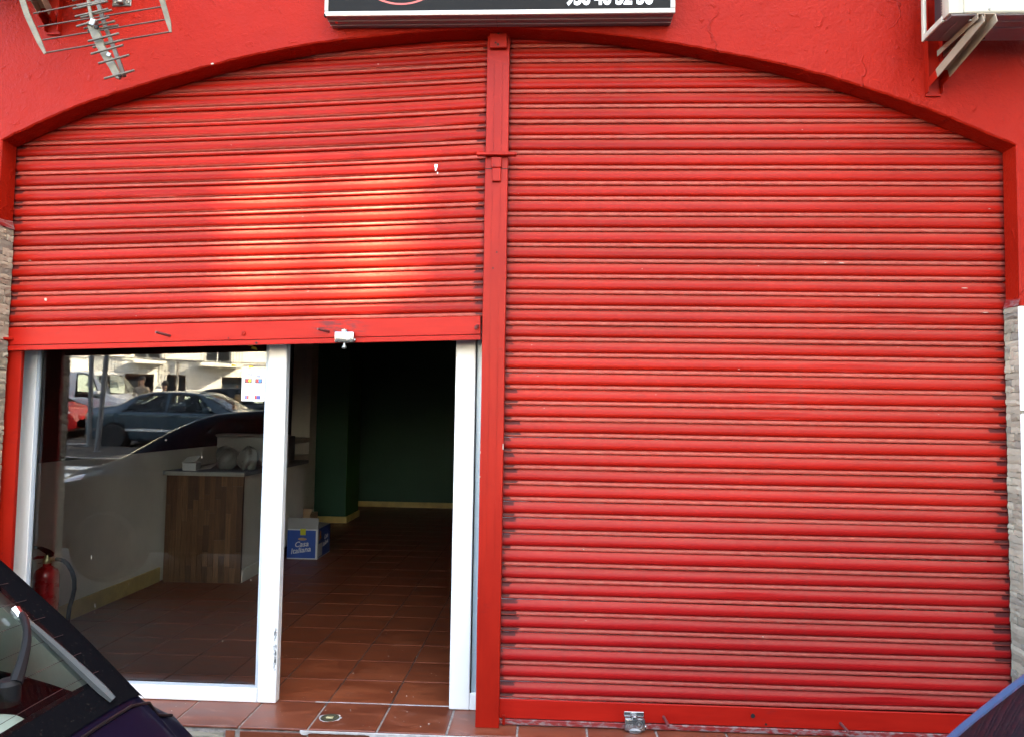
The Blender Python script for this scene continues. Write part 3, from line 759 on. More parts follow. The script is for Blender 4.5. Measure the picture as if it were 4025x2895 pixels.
# ------------------------------------------------------------------ room inside
def iwall(name, b, m): 
    o = b.build(name, m, bld, smooth=0); return o
iwall('dado', MB().box(-3.56, -3.405, .63, 6.61, -.004, 1.14), M['cream'])
iwall('room_wall', MB().box(-3.57, -3.415, .63, 8.9, 1.1405, 3.01), M['maroon'])
MB().box(-3.404, -3.386, .63, 2.93, .0005, .125).build('skirting', M['skirt'], bld, bevel=.004)
iwall('room_wall', MB().box(-3.4, 2.9, 8.42, 8.9, -.004, 3.01), M['green'])
iwall('room_wall', MB().box(2.87, 2.99, .63, 8.41, -.004, 3.01), M['cream'])
MB().box(-3.3, 2.86, 8.40, 8.4195, .0005, .085).build('skirting', M['skirt'], bld, bevel=.003)
iwall('pillar', MB().box(-3.35, -2.735, 6.62, 7.30, -.003, 3.015), M['green'])
MB().box(-2.7345, -2.73, 6.615, 7.305, .086, 3.012).build('pillar_face', M['green2'], bld, smooth=0)
MB().box(-3.36, -2.72, 6.595, 6.6145, .0005, .085).box(-2.7295, -2.708, 6.595, 7.31, .0005, .085).build('skirting', M['skirt'], bld, bevel=.003)
iwall('room_wall', MB().box(-3.404, -3.16, 6.3, 6.594, -.003, 3.012), M['cream'])
MB().box(-3.404, -3.15, 4.78, 6.299, -.003, .94).build('back_counter', M['cream'], bld, smooth=0)
MB().box(-3.404, -3.13, 4.85, 6.29, 1.10, 1.16).box(-3.2, -3.13, 6.22, 6.29, 1.1605, 3.0).build('hatch_frame', M['cream'], bld, bevel=.004)

ctr = root('counter', (-3.0, 2.95, 0), 'shop counter with butcher-block end panel and grey top', 'counter')
PX0, PX1, PY = -3.362, -2.672, 2.93
pan = MB().box(PX0, PX1, PY+.012, PY+.03, .0, .928).build('end_panel', M['shutterwood'], ctr, smooth=0)
WM = []
for i, c in enumerate(((.150, .068, .030), (.118, .050, .022), (.180, .086, .040), (.088, .038, .018), (.160, .075, .034), (.130, .056, .025))):
    t = NT('plank_wood_%d' % i); P = t.pos(); g = t.noise(t.map(P, (26, 26, 1.6)), 3, 6, .7, .3)
    WM.append(t.p(Base_Color=t.mix(t.step(g, .3, .7), c3(c, .72), c3(c, 1.2)), Roughness=.42, Normal=t.bump(g, .1, .003)))
r = random.Random(19); NC = 14; cw = (PX1-PX0)/NC
for i in range(NC):
    z = 0.0; last = -1
    while z < .927:
        h = min(r.choice((.14, .26, .34, .44, .52)) * r.uniform(.85, 1.15), .928-z)
        if .928-z-h < .05: h = .928-z
        k = r.choice([q for q in range(6) if q != last]); last = k
        MB().box(PX0+i*cw+.0006, PX0+(i+1)*cw-.0006, PY+r.uniform(-.0006, .0004), PY+.0115, z+.0006, z+h-.0006).build('plank', WM[k], ctr, smooth=0)
        z += h
MB().box(PX0-.01, PX1+.014, PY-.02, PY-.0005, .930, .966).build('top_edge', M['counteredge'], ctr, bevel=.003)
MB().box(PX0-.04, PX1+.014, PY+.0, 4.72, .930, .9655).build('counter_top', M['counter'], ctr, bevel=.003)
MB().box(PX0, PX1-.015, PY+.031, 4.66, .11, .929).build('counter_side', M['cream'], ctr, smooth=0)
MB().box(PX0, PX1+.005, PY+.031, 3.7, .0, .109).build('plinth', M['cream'], ctr, bevel=.004)
cb = root('cardboard_carton', (-2.95, 3.6, .966), 'large upright cream carton standing on the counter top', 'carton')
MB().box(-3.27, -2.62, 3.72, 3.95, .9665, 1.275).build('carton_body', M['cardwhite'], cb, bevel=.004)
MB().box(-3.27, -2.62, 3.68, 3.7195, 1.25, 1.262, rot=(-.5, 0, 0)).build('carton_flap', M['cardwhite'], cb, smooth=0)
cb2 = root('cardboard_carton', (-2.93, 4.4, .966), 'pale carton at the far end of the counter, seen through the doorway', 'carton')
MB().box(-3.3, -2.80, 4.28, 4.66, .9665, 1.235).build('carton_body', M['cardwhite'], cb2, bevel=.004)
MB().box(-3.3, -2.80, 4.46, 4.48, 1.2355, 1.2405).build('carton_tape', M['card'], cb2, smooth=0)
def blob(name, c, s, seed, label, n=18):
    r = random.Random(seed); ph = [(r.uniform(0, 6), r.uniform(2, 5), r.uniform(2, 5)) for _ in range(5)]
    def f(u, v):
        a = 2*math.pi*u; t = math.pi*v
        k = 1+sum(.07*math.sin(p+q*a+w_*t) for p, q, w_ in ((p, round(q), w_) for p, q, w_ in ph))
        return (c[0]+s[0]*k*math.sin(t)*math.cos(a), c[1]+s[1]*k*math.sin(t)*math.sin(a), c[2]+s[2]*max(-.93, math.cos(t)*k))
    o = MB().grid(f, n*2, n).build(name, M['bag'], None, smooth=60)
    return tag(o, label, 'bag')
blob('plastic_bag', (-2.96, 3.25, 1.06), (.10, .09, .10), 1, 'crumpled white plastic bag in the middle of the counter')
blob('plastic_bag', (-2.745, 3.2, 1.065), (.085, .08, .105), 2, 'round white plastic bag at the doorway end of the counter')
lb = root('paper_box', (-3.15, 3.05, .966), 'low white open paper box on the counter corner nearest the street', 'box')
MB().box(-3.26, -3.14, 2.99, 3.12, .9665, 1.035, rot=(0, 0, .1)).build('box_body', M['boxwhite'], lb, bevel=.003)
MB().add([(-3.13, 3.0, .972), (-2.99, 2.97, .99), (-2.95, 3.06, 1.045), (-3.11, 3.13, 1.0)], [(0, 1, 2, 3)]).build('box_flap', M['boxwhite'], lb, smooth=0)
MB().add([(-3.27, 2.99, 1.036), (-3.13, 2.985, 1.05), (-3.12, 3.05, 1.10), (-3.24, 3.06, 1.085)], [(0, 1, 2, 3)]).build('box_flap', M['boxwhite'], lb, smooth=0)
# blue printed box on the floor
bx = root('blue_carton', (-2.48, 4.3, 0), 'open blue and white printed carton on the tiled floor', 'carton')
x0, x1, y0, y1, h = -2.652, -2.338, 4.07, 4.52, .305
MB().box(x0, x1, y0, y0+.006, .002, h).build('front_wall', M['blue'], bx, smooth=0)
MB().box(x1-.006, x1, y0+.0065, y1-.0065, .002, h).build('side_wall', M['blue'], bx, smooth=0)
MB().box(x0, x0+.006, y0+.0065, y1-.0065, .002, h).box(x0, x1, y1-.006, y1, .002, h).build('back_wall', M['cardwhite'], bx, smooth=0)
MB().box(x0+.007, x1-.007, y0+.007, y1-.007, .002, .008).build('base', M['card'], bx, smooth=0)
for q in (MB().box(x0, x1+.001, y0-.0012, y0-.0004, .002, .013), MB().box(x0, x1+.001, y0-.0012, y0-.0004, h-.012, h), MB().box(x1-.019, x1+.001, y0-.0013, y0-.0003, .0135, h-.0125), MB().box(x1+.0004, x1+.0012, y0, y1, .002, .011), MB().box(x1+.0004, x1+.0012, y0, y0+.03, .0115, h)):
    q.build('white_border', M['boxwhite'], bx, smooth=0)
MB().add([(x0, y0, h), (x1, y0, h), (x1-.02, y0+.10, h+.10), (x0-.035, y0+.10, h+.10)], [(0, 1, 2, 3)]).build('flap', M['cardwhite'], bx, smooth=0)
MB().add([(x1, y0+.01, h), (x1, y1, h), (x1-.13, y1-.05, h+.02), (x1-.13, y0+.06, h+.02)], [(0, 1, 2, 3)]).build('flap', M['cardwhite'], bx, smooth=0)
MB().box(-2.518, -2.462, y0-.002, y0-.0014, h-.06, h+.004).build('tape', M['tape'], bx, smooth=0)
MB().prism([(.045*math.cos(a), .014*math.sin(a)) for a in [2*math.pi*k/20 for k in range(20)]], (-2.495, y0, .205), (1, 0, 0), (0, 0, 1), (0, -1, 0), .0004, .002).build('hand_hole', M['card'], bx, smooth=0)
text('lettering', 'Casa', M['boxwhite'], bx, (-2.575, y0-.0014, .122), (1, 0, .10), (-.10, 0, 1), .075, .001, .28)
text('lettering', 'Italiana', M['boxwhite'], bx, (-2.612, y0-.0014, .052), (1, 0, .16), (-.16, 0, 1), .075, .001, .28)
text('lettering', 'Casa', M['boxwhite'], bx, (x1+.0014, 4.30, .165), (0, 1, .1), (0, -.1, 1), .07, .001, .28)
text('lettering', 'Italiana', M['boxwhite'], bx, (x1+.0014, 4.25, .10), (0, 1, .1), (0, -.1, 1), .07, .001, .28)
MB().box(x1+.0006, x1+.0016, 4.105, 4.235, .02, .15).build('address_label', M['boxwhite'], bx, smooth=0)
MB().prism([(.0, .0), (.07, .02), (.05, .05), (.06, .08), (.03, .10), (.01, .06)], (x1, 4.13, .185), (0, 1, 0), (0, 0, 1), (1, 0, 0), .0006, .0016).build('print_emblem', M['orange'], bx, smooth=0)
kb = root('brown_carton', (-2.78, 4.95, 0), 'brown cardboard box with a dark bag in it behind the blue carton', 'carton')
MB().box(-2.90, -2.66, 4.82, 5.12, .002, .345).build('box_body', M['card'], kb, bevel=.003)
MB().add([(-2.90, 4.82, .346), (-2.66, 4.82, .346), (-2.64, 4.86, .405), (-2.88, 4.88, .42)], [(0, 1, 2, 3)]).build('flap', M['card'], kb, smooth=0)
text('lettering', 'AL', M['ink'], kb, (-2.862, 4.8185, .22), (0, 0, 1), (-1, 0, 0), .045, .001)
o = blob('dark_bag', (-2.86, 4.95, .40), (.05, .08, .045), 5, 'dark bag poking out of the brown cardboard box'); o.data.materials.clear(); o.data.materials.append(M['cloth2'])

# fire extinguisher
ex = root('fire_extinguisher', (-2.84, .56, 0), 'red fire extinguisher with black hose behind the window glass', 'fire extinguisher')
ec = (-2.838, .56)
MB().lathe([(.0, .0), (.062, .001), (.067, .008), (.067, .555), (.064, .578), (.054, .597), (.036, .610), (.022, .618), (.022, .632), (0, .632)], (ec[0], ec[1], 0), 'Z', 32).build('cylinder', M['extred'], ex)
MB().lathe([(.020, .6325), (.024, .640), (.024, .652), (.018, .662), (.015, .680), (0, .680)], (ec[0], ec[1], 0), 'Z', 18).build('valve', M['brass'], ex)
MB().prism([(.03, -.012), (.034, .008), (.01, .026), (-.04, .042), (-.10, .045), (-.11, .034), (-.05, .028), (-.005, .004), (-.005, -.012)], (ec[0], ec[1], .682), (1, 0, 0), (0, 0, 1), (0, 1, 0), -.011, .011).build('handle', M['black'], ex, bevel=.003)
MB().prism([(.0, .0), (-.05, -.002), (-.10, -.022), (-.10, -.034), (-.05, -.018), (-.0, -.014)], (ec[0]-.008, ec[1], .674), (1, 0, 0), (0, 0, 1), (0, 1, 0), -.008, .008).build('lever', M['extred'], ex, bevel=.002)
MB().tube([(ec[0]+.018, ec[1], .655), (ec[0]+.062, ec[1]-.01, .658)], .0085, 12).build('hose_ferrule', M['brass'], ex)
hp = [(-2.778, .548, .658), (-2.755, .545, .658), (-2.728, .54, .652), (-2.70, .535, .634), (-2.672, .53, .598), (-2.656, .53, .55), (-2.653, .53, .50), (-2.662, .53, .45), (-2.676, .53, .40), (-2.682, .53, .33), (-2.69, .53, .22)]
MB().tube(hp, .0115, 12).build('hose', M['black'], ex)
MB().tube([(-2.69, .53, .22), (-2.692, .53, .1), (-2.694, .53, .03)], [.014, .016, .022], 12).build('nozzle', M['black'], ex)
MB().tube([(ec[0]-.04, ec[1]-.02, .634), (ec[0]-.015, ec[1]-.02, .638)], .002, 6).build('safety_pin', M['zinc'], ex)

# ------------------------------------------------------------------ sign over the arch
sg = root('shop_sign', (-.27, -.06, 3.45), 'charcoal shop sign box with pale metal frame above the arch', 'sign')
SX0, SX1, SYF, SZ, SZT = -1.117, .578, -.125, 3.4505, 4.2
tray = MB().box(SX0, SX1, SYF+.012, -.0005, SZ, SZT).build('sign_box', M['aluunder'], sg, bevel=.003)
MB().box(SX0-.004, SX1+.004, SYF-.004, SYF+.0115, SZ-.002, SZ+.022).build('frame_bottom', M['alu'], sg, bevel=.004, seg=2)
MB().box(SX0-.0045, SX0+.014, SYF-.0035, SYF+.0115, SZ+.0225, SZT).build('frame_side', M['alu'], sg, bevel=.003)
MB().box(SX1-.018, SX1+.0045, SYF-.0035, SYF+.0115, SZ+.0225, SZT).build('frame_side', M['alu'], sg, bevel=.003)
MB().box(SX0-.006, SX0+.004, SYF-.0045, SYF+.012, SZ-.004, SZ+.010).build('frame_corner', M['black'], sg, bevel=.002)
for y in (-.078, -.036):
    MB().tube([(SX0+.002, y, SZ-.0015), (SX1-.002, y, SZ-.0015)], .0024, 6).build('tray_rib', M['alu'], sg)
MB().box(SX0+.0145, SX1-.0185, SYF+.002, SYF+.0115, SZ+.0225, SZT-.01).build('sign_face', M['signface'], sg, smooth=0)
MB().box(-.2795, -.2785, SYF+.016, -.001, SZ-.0022, SZ-.0002).build('tray_seam', M['dark'], sg, smooth=0)
el = MB(); N = 64
pe = [(-.742+.245*math.cos(2*math.pi*k/N), SYF+.0008, 3.735+.232*math.sin(2*math.pi*k/N)) for k in range(N+1)]
for k in range(N):
    a = 2*math.pi*k/N; b_ = 2*math.pi*(k+1)/N
    el.add([(-.742+rx*math.cos(q), SYF+.0012, 3.735+rz*math.sin(q)) for rx, rz, q in ((.245, .232, a), (.245, .232, b_), (.236, .223, b_), (.236, .223, a))], [(0, 1, 2, 3)])
el.build('sign_ellipse', M['signred'], sg, smooth=0)
text('lettering', '956 46 52 56', M['signwhite'], sg, (.058, SYF+.0014, 3.4975), (1, 0, 0), (0, 0, 1), .098, .0042, depth=.0006, sx=.80)
for k in range(7):
    MB().box(SX0+.052+.0085*k, SX0+.0585+.0085*k, -.074, -.066, SZ-.001, SZ-.0003).build('maker_mark', M['ink'], sg, smooth=0)
    if k < 6: MB().box(SX0+.052+.0075*k, SX0+.0575+.0075*k, -.060, -.056, SZ-.001, SZ-.0003).build('maker_mark', M['inkred'], sg, smooth=0)
MB().box(SX0+.032, SX0+.046, -.074, -.052, SZ-.001, SZ-.0003).build('maker_mark', M['inkred'], sg, smooth=0)

# ------------------------------------------------------------------ air conditioners and brackets
def channel(b, p0, p1, w, d, side, t=.003):
    """folded steel channel from p0 to p1: a face of width w turned to `side`, two flanges of depth d"""
    p0, p1 = Vector(p0), Vector(p1); ax = (p1-p0).normalized(); xd = Vector((1, 0, 0)); nd = xd.cross(ax).normalized()
    def slab(a0, a1, n0, n1):
        vs = [p + xd*a + nd*n for p in (p0, p1) for a, n in ((a0, n0), (a1, n0), (a1, n1), (a0, n1))]
        b.add(vs, [(3, 2, 1, 0), (4, 5, 6, 7), (0, 1, 5, 4), (1, 2, 6, 5), (2, 3, 7, 6), (3, 0, 4, 7)])
    return slab
def bracket(parent_loc, x, ztop, length, drop, label, group):
    rt_ = root('wall_bracket', parent_loc, label, 'bracket', group)
    W2 = .036
    b = MB(); b.box(x-W2, x-W2+.003, -.035, -.001, ztop-drop, ztop+.25).box(x+W2-.003, x+W2, -.035, -.001, ztop-drop, ztop+.25).box(x-W2+.0031, x+W2-.0031, -.004, -.001, ztop-drop, ztop+.25)
    b.build('wall_channel', M['red'], rt_, smooth=0)
    MB().box(x-W2, x+W2, -.012, -.001, ztop-drop-.012, ztop-drop-.0005).build('foot_plate', M['red'], rt_, bevel=.002)
    a0, a1 = Vector((x-.004, -.03, ztop-drop+.045)), Vector((x+.055, -length-.005, ztop-.022))
    for nm, q0, q1, m in (('brace_foot', a0, a0+(a1-a0)*.16, M['red']), ('brace', a0+(a1-a0)*.161, a1, M['bracket'])):
        b = MB(); s_ = channel(b, q0, q1, 0, 0, 0)
        s_(-.029, .029, -.024, -.021); s_(-.029, -.026, -.0209, .024); s_(.026, .029, -.0209, .024)
        b.build(nm, m, rt_, smooth=0)
    xa = x+.022
    b = MB(); b.box(xa-.016, xa+.016, -length, -.036, ztop-.004, ztop-.001).box(xa-.016, xa-.013, -length, -.036, ztop-.028, ztop-.0041).box(xa+.013, xa+.016, -length, -.036, ztop-.028, ztop-.0041)
    b.build('arm', M['bracket'], rt_, smooth=0)
    MB().lathe([(.009, 0), (.009, -.006), (0, -.006)], (x, -length+.05, ztop-.0045), 'Z', 6).build('bolt', M['zinc'], rt_)
    return rt_
def aircon(x0, z0, label, w=.82, h=.60, yf=-.374, yb=-.12):
    rt_ = root('air_conditioner', (x0+w/2, -.2, z0), label, 'air conditioner', 'air conditioners on the facade')
    MB().box(x0+.062, x0+w, yf+.004, yb, z0+.002, z0+h).build('casing', M['acwhite'], rt_, bevel=.012, seg=3)
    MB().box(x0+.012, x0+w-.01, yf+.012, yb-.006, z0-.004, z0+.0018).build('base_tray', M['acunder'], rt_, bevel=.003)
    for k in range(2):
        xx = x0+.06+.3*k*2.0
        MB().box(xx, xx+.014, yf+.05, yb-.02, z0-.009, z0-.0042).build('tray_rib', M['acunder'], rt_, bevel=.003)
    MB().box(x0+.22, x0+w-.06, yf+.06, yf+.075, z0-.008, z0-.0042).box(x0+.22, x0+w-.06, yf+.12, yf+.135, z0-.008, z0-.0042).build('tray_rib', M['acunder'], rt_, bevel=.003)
    MB().box(x0+.034, x0+.0615, yf+.064, yb-.11, z0+.012, z0+h-.02).build('fin_panel', M['grille'], rt_, smooth=0)
    MB().box(x0+.048, x0+.0612, yb-.1095, yb-.027, z0+.012, z0+h-.02).build('side_recess', M['maroon'], rt_, smooth=0)
    for k in range(44):
        z = z0+.014+k*.0128
        MB().tube([(x0+.032, yf+.066+i*.0098, z+(.005 if i % 2 else 0)) for i in range(8)], .0019, 4).build('fin', M['bracket'], rt_)
    MB().box(x0-.002, x0+.012, yb-.026, yb, z0-.006, z0+h).build('corner_post', M['acwhite'], rt_, bevel=.003)
    MB().box(x0-.003, x0+.0618, yf+.003, yf+.0635, z0+.001, z0+h).build('corner_post', M['acwhite'], rt_, bevel=.006, seg=2)
    MB().box(x0-.0035, x0+.010, yf+.0638, yb-.0262, z0-.006, z0+.022).build('side_sill', M['acwhite'], rt_, bevel=.003)
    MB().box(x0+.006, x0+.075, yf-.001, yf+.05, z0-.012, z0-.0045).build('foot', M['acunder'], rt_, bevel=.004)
    for px, py, pz in ((x0+.17, yf+.003, z0+.018), (x0+.60, yf+.003, z0+.018)):
        MB().lathe([(.006, 0), (.005, -.003), (0, -.0035)], (px, py, pz), 'Y', 10).build('screw', M['zinc'], rt_)
    MB().lathe([(.012, 0), (.012, -.001), (0, -.001)], (x0+.26, yb-.03, z0-.0045), 'Z', 14).build('drain_hole', M['dark'], rt_)
    fan = MB()
    for k in range(6):
        rad = .05+.04*k; fan.tube([(x0+.33+rad*math.cos(2*math.pi*i/28), yf+.002, z0+h*.52+rad*math.sin(2*math.pi*i/28)) for i in range(29)], .003, 5)
    fan.build('fan_guard', M['grille'], rt_)
    return rt_
aircon(1.735, 3.303, 'cream air conditioner on the wall at the top right above the arch')
bracket((1.835, 0, 3.1), 1.84, 3.296, .385, .20, 'red footed metal bracket under the air conditioner at the top right', 'air conditioner brackets')
aircon(-3.05, 3.66, 'cream air conditioner on the wall behind the aerial at the top left', w=.80)
bracket((-2.60, 0, 3.45), -2.565, 3.654, .40, .215, 'grey and red bracket behind the television aerial at the top left', 'air conditioner brackets')

# ------------------------------------------------------------------ television aerial
an = root('television_aerial', (-2.1, -.4, 3.4), 'weathered metal television aerial hanging in front of the wall at the top left', 'aerial')
def A(x, y, yy):
    d = fw + rt*((x-4025/2)/3000) + up*((2895/2-y)/3000); t = (yy-CP.y)/d.y; return CP+d*t
def strip(pts, wd, n, name, m, th=.006):
    b = MB(); pts = [Vector(p) for p in pts]
    for i in range(len(pts)-1):
        a, c = pts[i], pts[i+1]; t = (c-a).normalized(); s_ = Vector((0, 1, 0)).cross(t).normalized()
        w0, w1 = wd[i], wd[i+1]; yv = Vector((0, th/2, 0))
        b.add([a-s_*w0-yv, a+s_*w0-yv, c+s_*w1-yv, c-s_*w1-yv, a-s_*w0+yv, a+s_*w0+yv, c+s_*w1+yv, c-s_*w1+yv], [(0, 1, 2, 3), (7, 6, 5, 4), (0, 3, 7, 4), (1, 5, 6, 2)] + ([(0, 4, 5, 1)] if i == 0 else []) + ([(3, 2, 6, 7)] if i == len(pts)-2 else []))
    return b.build(name, m, an, smooth=40)
YR = -.33
strip([A(62, -90, YR-.02), A(85, -10, YR-.012), A(107, 60, YR-.006), A(130, 110, YR), A(155, 165, YR+.002), A(178, 212, YR+.002)], [.013, .0135, .0135, .013, .012, .006], 0, 'reflector_arm', M['antlight'])
strip([A(612, -90, YR-.02), A(636, -5, YR-.012), A(650, 45, YR-.004), A(663, 90, YR), A(671, 128, YR+.002)], [.012, .0125, .012, .011, .005], 0, 'reflector_arm', M['antlight'])
for (xa, ya), (xb, yb_) in (((110, 4), (640, -95)), ((131, 54), (636, -45)), ((150, 106), (632, 28)), ((168, 158), (650, 78)), ((181, 208), (668, 126))):
    MB().tube([A(xa, ya, YR+.004), A((xa+xb)/2, (ya+yb_)/2, YR+.006), A(xb, yb_, YR+.004)], .0036, 8).build('reflector_rod', M['rod'], an)
# boom and front directors
boom = [A(345, -60, -.40), A(372, 15, -.42), A(395, 90, -.44), A(424, 165, -.46), A(452, 240, -.475), A(472, 295, -.485)]
MB().tube([p+Vector((.012, .012, 0)) for p in boom], .0115, 4, sq=(1, 0, 0)).build('boom', M['antenna'], an)
strip([A(358, 85, -.475), A(368, 112, -.478), A(383, 148, -.482), A(400, 190, -.486), A(423, 228, -.49), A(444, 262, -.494), A(461, 296, -.498), A(474, 305, -.5)], [.019, .020, .0195, .0165, .0175, .016, .0145, .010], 0, 'boom_cover', M['antlight'], .016)
MB().tube([A(347, -20, -.46), A(352, 30, -.475), A(362, 78, -.49)], [.009, .0085, .0085], 4, sq=(1, 0, 0)).build('feed_arm', M['antlight'], an)
MB().box(*(lambda p: (p.x-.013, p.x+.013, p.y-.014, p.y+.014, p.z-.016, p.z+.016))(A(368, 92, -.495)), rot=(0, .35, 0)).build('clamp', M['zinc'], an, bevel=.003)
MB().box(*(lambda p: (p.x-.009, p.x+.009, p.y-.006, p.y+.006, p.z-.008, p.z+.008))(A(379, 108, -.505)), rot=(0, .35, 0)).build('boom_plug', M['dark'], an, bevel=.002)
MB().box(*(lambda p: (p.x-.010, p.x+.010, p.y-.003, p.y+.003, p.z-.009, p.z+.009))(A(427, 215, -.505)), rot=(0, .35, 0)).build('boom_plug', M['zinc'], an, bevel=.002)
MB().box(*(lambda p: (p.x-.008, p.x+.008, p.y-.004, p.y+.004, p.z-.008, p.z+.008))(A(471, 296, -.512)), rot=(0, .35, 0)).build('boom_plug', M['dark'], an, bevel=.002)
for (xa, ya), (xb, yb_), d in (((285, 3), (400, -28), .0), ((303, 24), (412, 4), 0), ((288, 36), (424, 6), .0), ((318, 70), (440, 40), .03), ((296, 66), (425, 36), 0), ((301, 105), (430, 68), 0), ((330, 113), (452, 84), .02), ((345, 122), (466, 100), .04), ((347, 163), (468, 132), 0), ((365, 187), (486, 157), .03), ((358, 213), (484, 178), 0), ((387, 250), (508, 217), 0), ((410, 310), (528, 277), 0)):
    yy = -.47-.0002*ya + d
    MB().tube([A(xa, ya, yy), A(xb, yb_, yy)], .0048, 8).build('director_rod', M['antenna'], an)
# mast and its clamp on the wall
mc = root('mast_clamp', (-2.21, 0, 3.6), 'small zinc pipe clamp with two bolts on the wall beside the aerial', 'clamp')
MB().box(-2.266, -2.166, -.006, -.0005, 3.577, 3.615).build('clamp_plate', M['zinc'], mc, bevel=.003)
MB().box(-2.233, -2.198, -.034, -.0061, 3.580, 3.612).build('clamp_hoop', M['zinc'], mc, bevel=.01, seg=3)
for x in (-2.251, -2.181):
    MB().lathe([(.008, 0), (.008, -.005), (.004, -.006), (.004, -.012), (0, -.012)], (x, -.0062, 3.597), 'Y', 10).build('bolt', M['zinc'], mc)
MB().tube([(-2.215, -.020, 3.6125), (-2.215, -.020, 4.3)], .016, 14).build('mast', M['cloth2'], mc)

# ------------------------------------------------------------------ cars
def interp(tab, x):
    n = len(tab)
    if x <= tab[0][0]: return tab[0][1]
    if x >= tab[-1][0]: return tab[-1][1]
    for i in range(n-1):
        if tab[i][0] <= x <= tab[i+1][0]:
            (xa, a), (xb, b) = tab[i], tab[i+1]
            h = xb-xa; t = (x-xa)/h
            def sl(k):
                if k == 0: return (tab[1][1]-tab[0][1])/(tab[1][0]-tab[0][0])
                if k == n-1: return (tab[-1][1]-tab[-2][1])/(tab[-1][0]-tab[-2][0])
                d0 = (tab[k][1]-tab[k-1][1])/(tab[k][0]-tab[k-1][0]); d1 = (tab[k+1][1]-tab[k][1])/(tab[k+1][0]-tab[k][0])
                return 0 if d0*d1 <= 0 else 2*d0*d1/(d0+d1)
            m0, m1 = sl(i)*h, sl(i+1)*h
            return (2*t**3-3*t**2+1)*a + (t**3-2*t**2+t)*m0 + (-2*t**3+3*t**2)*b + (t**3-t**2)*m1
class Car:
    """body surface P(x, v): x along the car from the tail, v from the sill (0) over the roof centre (1); side s = -1/+1"""
    def __init__(s, top, belt, sill, wb, wt, crown=.05): s.top, s.belt, s.sill, s.wb, s.wt, s.crown = top, belt, sill, wb, wt, crown
    def P(s, x, v, side, off=0):
        def q(x, v):
            zt, zb, z0, wb, wt = (interp(t, x) for t in (s.top, s.belt, s.sill, s.wb, s.wt))
            zb = min(zb, zt-.02)
            cr = s.crown
            pts = [(wb*.55, z0), (wb*.93, z0+.015), (wb*.985, z0+.09), (wb*1.0, z0+(zb-z0)*.55), (wb*.985, zb-.03), (wb*.945, zb), (wt*1.0, zt-cr-.025), (wt*.93, zt-cr*.62), (wt*.62, zt-cr*.2), (0, zt)]
            kv = [0, .08, .15, .28, .40, .46, .70, .77, .88, 1.0]
            return (interp(list(zip(kv, [p[0] for p in pts])), v), interp(list(zip(kv, [p[1] for p in pts])), v))
        w_, z = q(x, v); p = Vector((x, side*w_, z))
        if off:
            e = .004
            a = q(x, min(1, v+e)); b = q(x, max(0, v-e)); tv = Vector((0, side*(a[0]-b[0]), a[1]-b[1]))
            a = q(x+e*2, v); b = q(x-e*2, v); tx = Vector((4*e, side*(a[0]-b[0]), a[1]-b[1]))
            n = tx.cross(tv)*-side
            if n.length > 1e-9: p += n.normalized()*off
        return p
    def patch(s, x0, x1, v0, v1, off, nx=14, nv=8, side=0, inset=None):
        """side 0: whole width across the roof line from v0 on one side to v0 on the other"""
        b = MB()
        if side == 0:
            def f(a, c):
                t = c*2-1; sd = 1 if t >= 0 else -1; v = 1-(1-v0)*abs(t)
                xa, xb = (x0(abs(t)) if callable(x0) else x0), (x1(abs(t)) if callable(x1) else x1)
                return s.P(xa+(xb-xa)*a, v, sd, off)
            return s.turn(b.grid(f, nx, nv*2))
        def f(a, c):
            v = v0+(v1-v0)*c; xa = x0(c) if callable(x0) else x0; xb = x1(c) if callable(x1) else x1
            return s.P(xa+(xb-xa)*a, v, side, off)
        return s.turn(b.grid(f, nx, nv))
    def turn(s, b):
        f = b.f[len(b.f)//2]; p = [Vector(b.v[i]) for i in f]; c = sum(p, Vector())/4
        if (p[1]-p[0]).cross(p[2]-p[0]).dot(c-Vector((2.0, 0, .6))) < 0: b.f = [tuple(reversed(q)) for q in b.f]
        return b
def wheel(parent, x, side, hw, rad, spokes=7):
    y = side*hw; b = MB(); wdt = .19
    b.lathe([(rad*.62, -wdt/2), (rad*.93, -wdt/2), (rad, -wdt/2+.03), (rad, wdt/2-.03), (rad*.93, wdt/2), (rad*.62, wdt/2)], (x, y, rad), 'Y', 28)
    o = b.build('tyre', M['tyre'], parent)
    r_ = MB().lathe([(rad*.63, .0), (rad*.61, side*.065), (rad*.54, side*.06), (rad*.50, side*.02), (.0, side*.02)], (x, y, rad), 'Y', 28)
    for k in range(spokes):
        a = 2*math.pi*k/spokes; u = Vector((math.cos(a), 0, math.sin(a))); t = Vector((-math.sin(a), 0, math.cos(a)))
        c = Vector((x, y+side*.06, rad)); p0, p1 = c+u*.03, c+u*rad*.56; wv = t*.022; d = Vector((0, side*-.03, 0))
        r_.add([p0-wv*.7, p0+wv*.7, p1+wv*1.3, p1-wv*1.3, p0-wv*.7+d, p0+wv*.7+d, p1+wv*1.3+d, p1-wv*1.3+d], [(0, 1, 2, 3), (7, 6, 5, 4), (0, 4, 5, 1), (1, 5, 6, 2), (2, 6, 7, 3), (3, 7, 4, 0)])
    r_.build('rim', M['rim'], o)
    return o
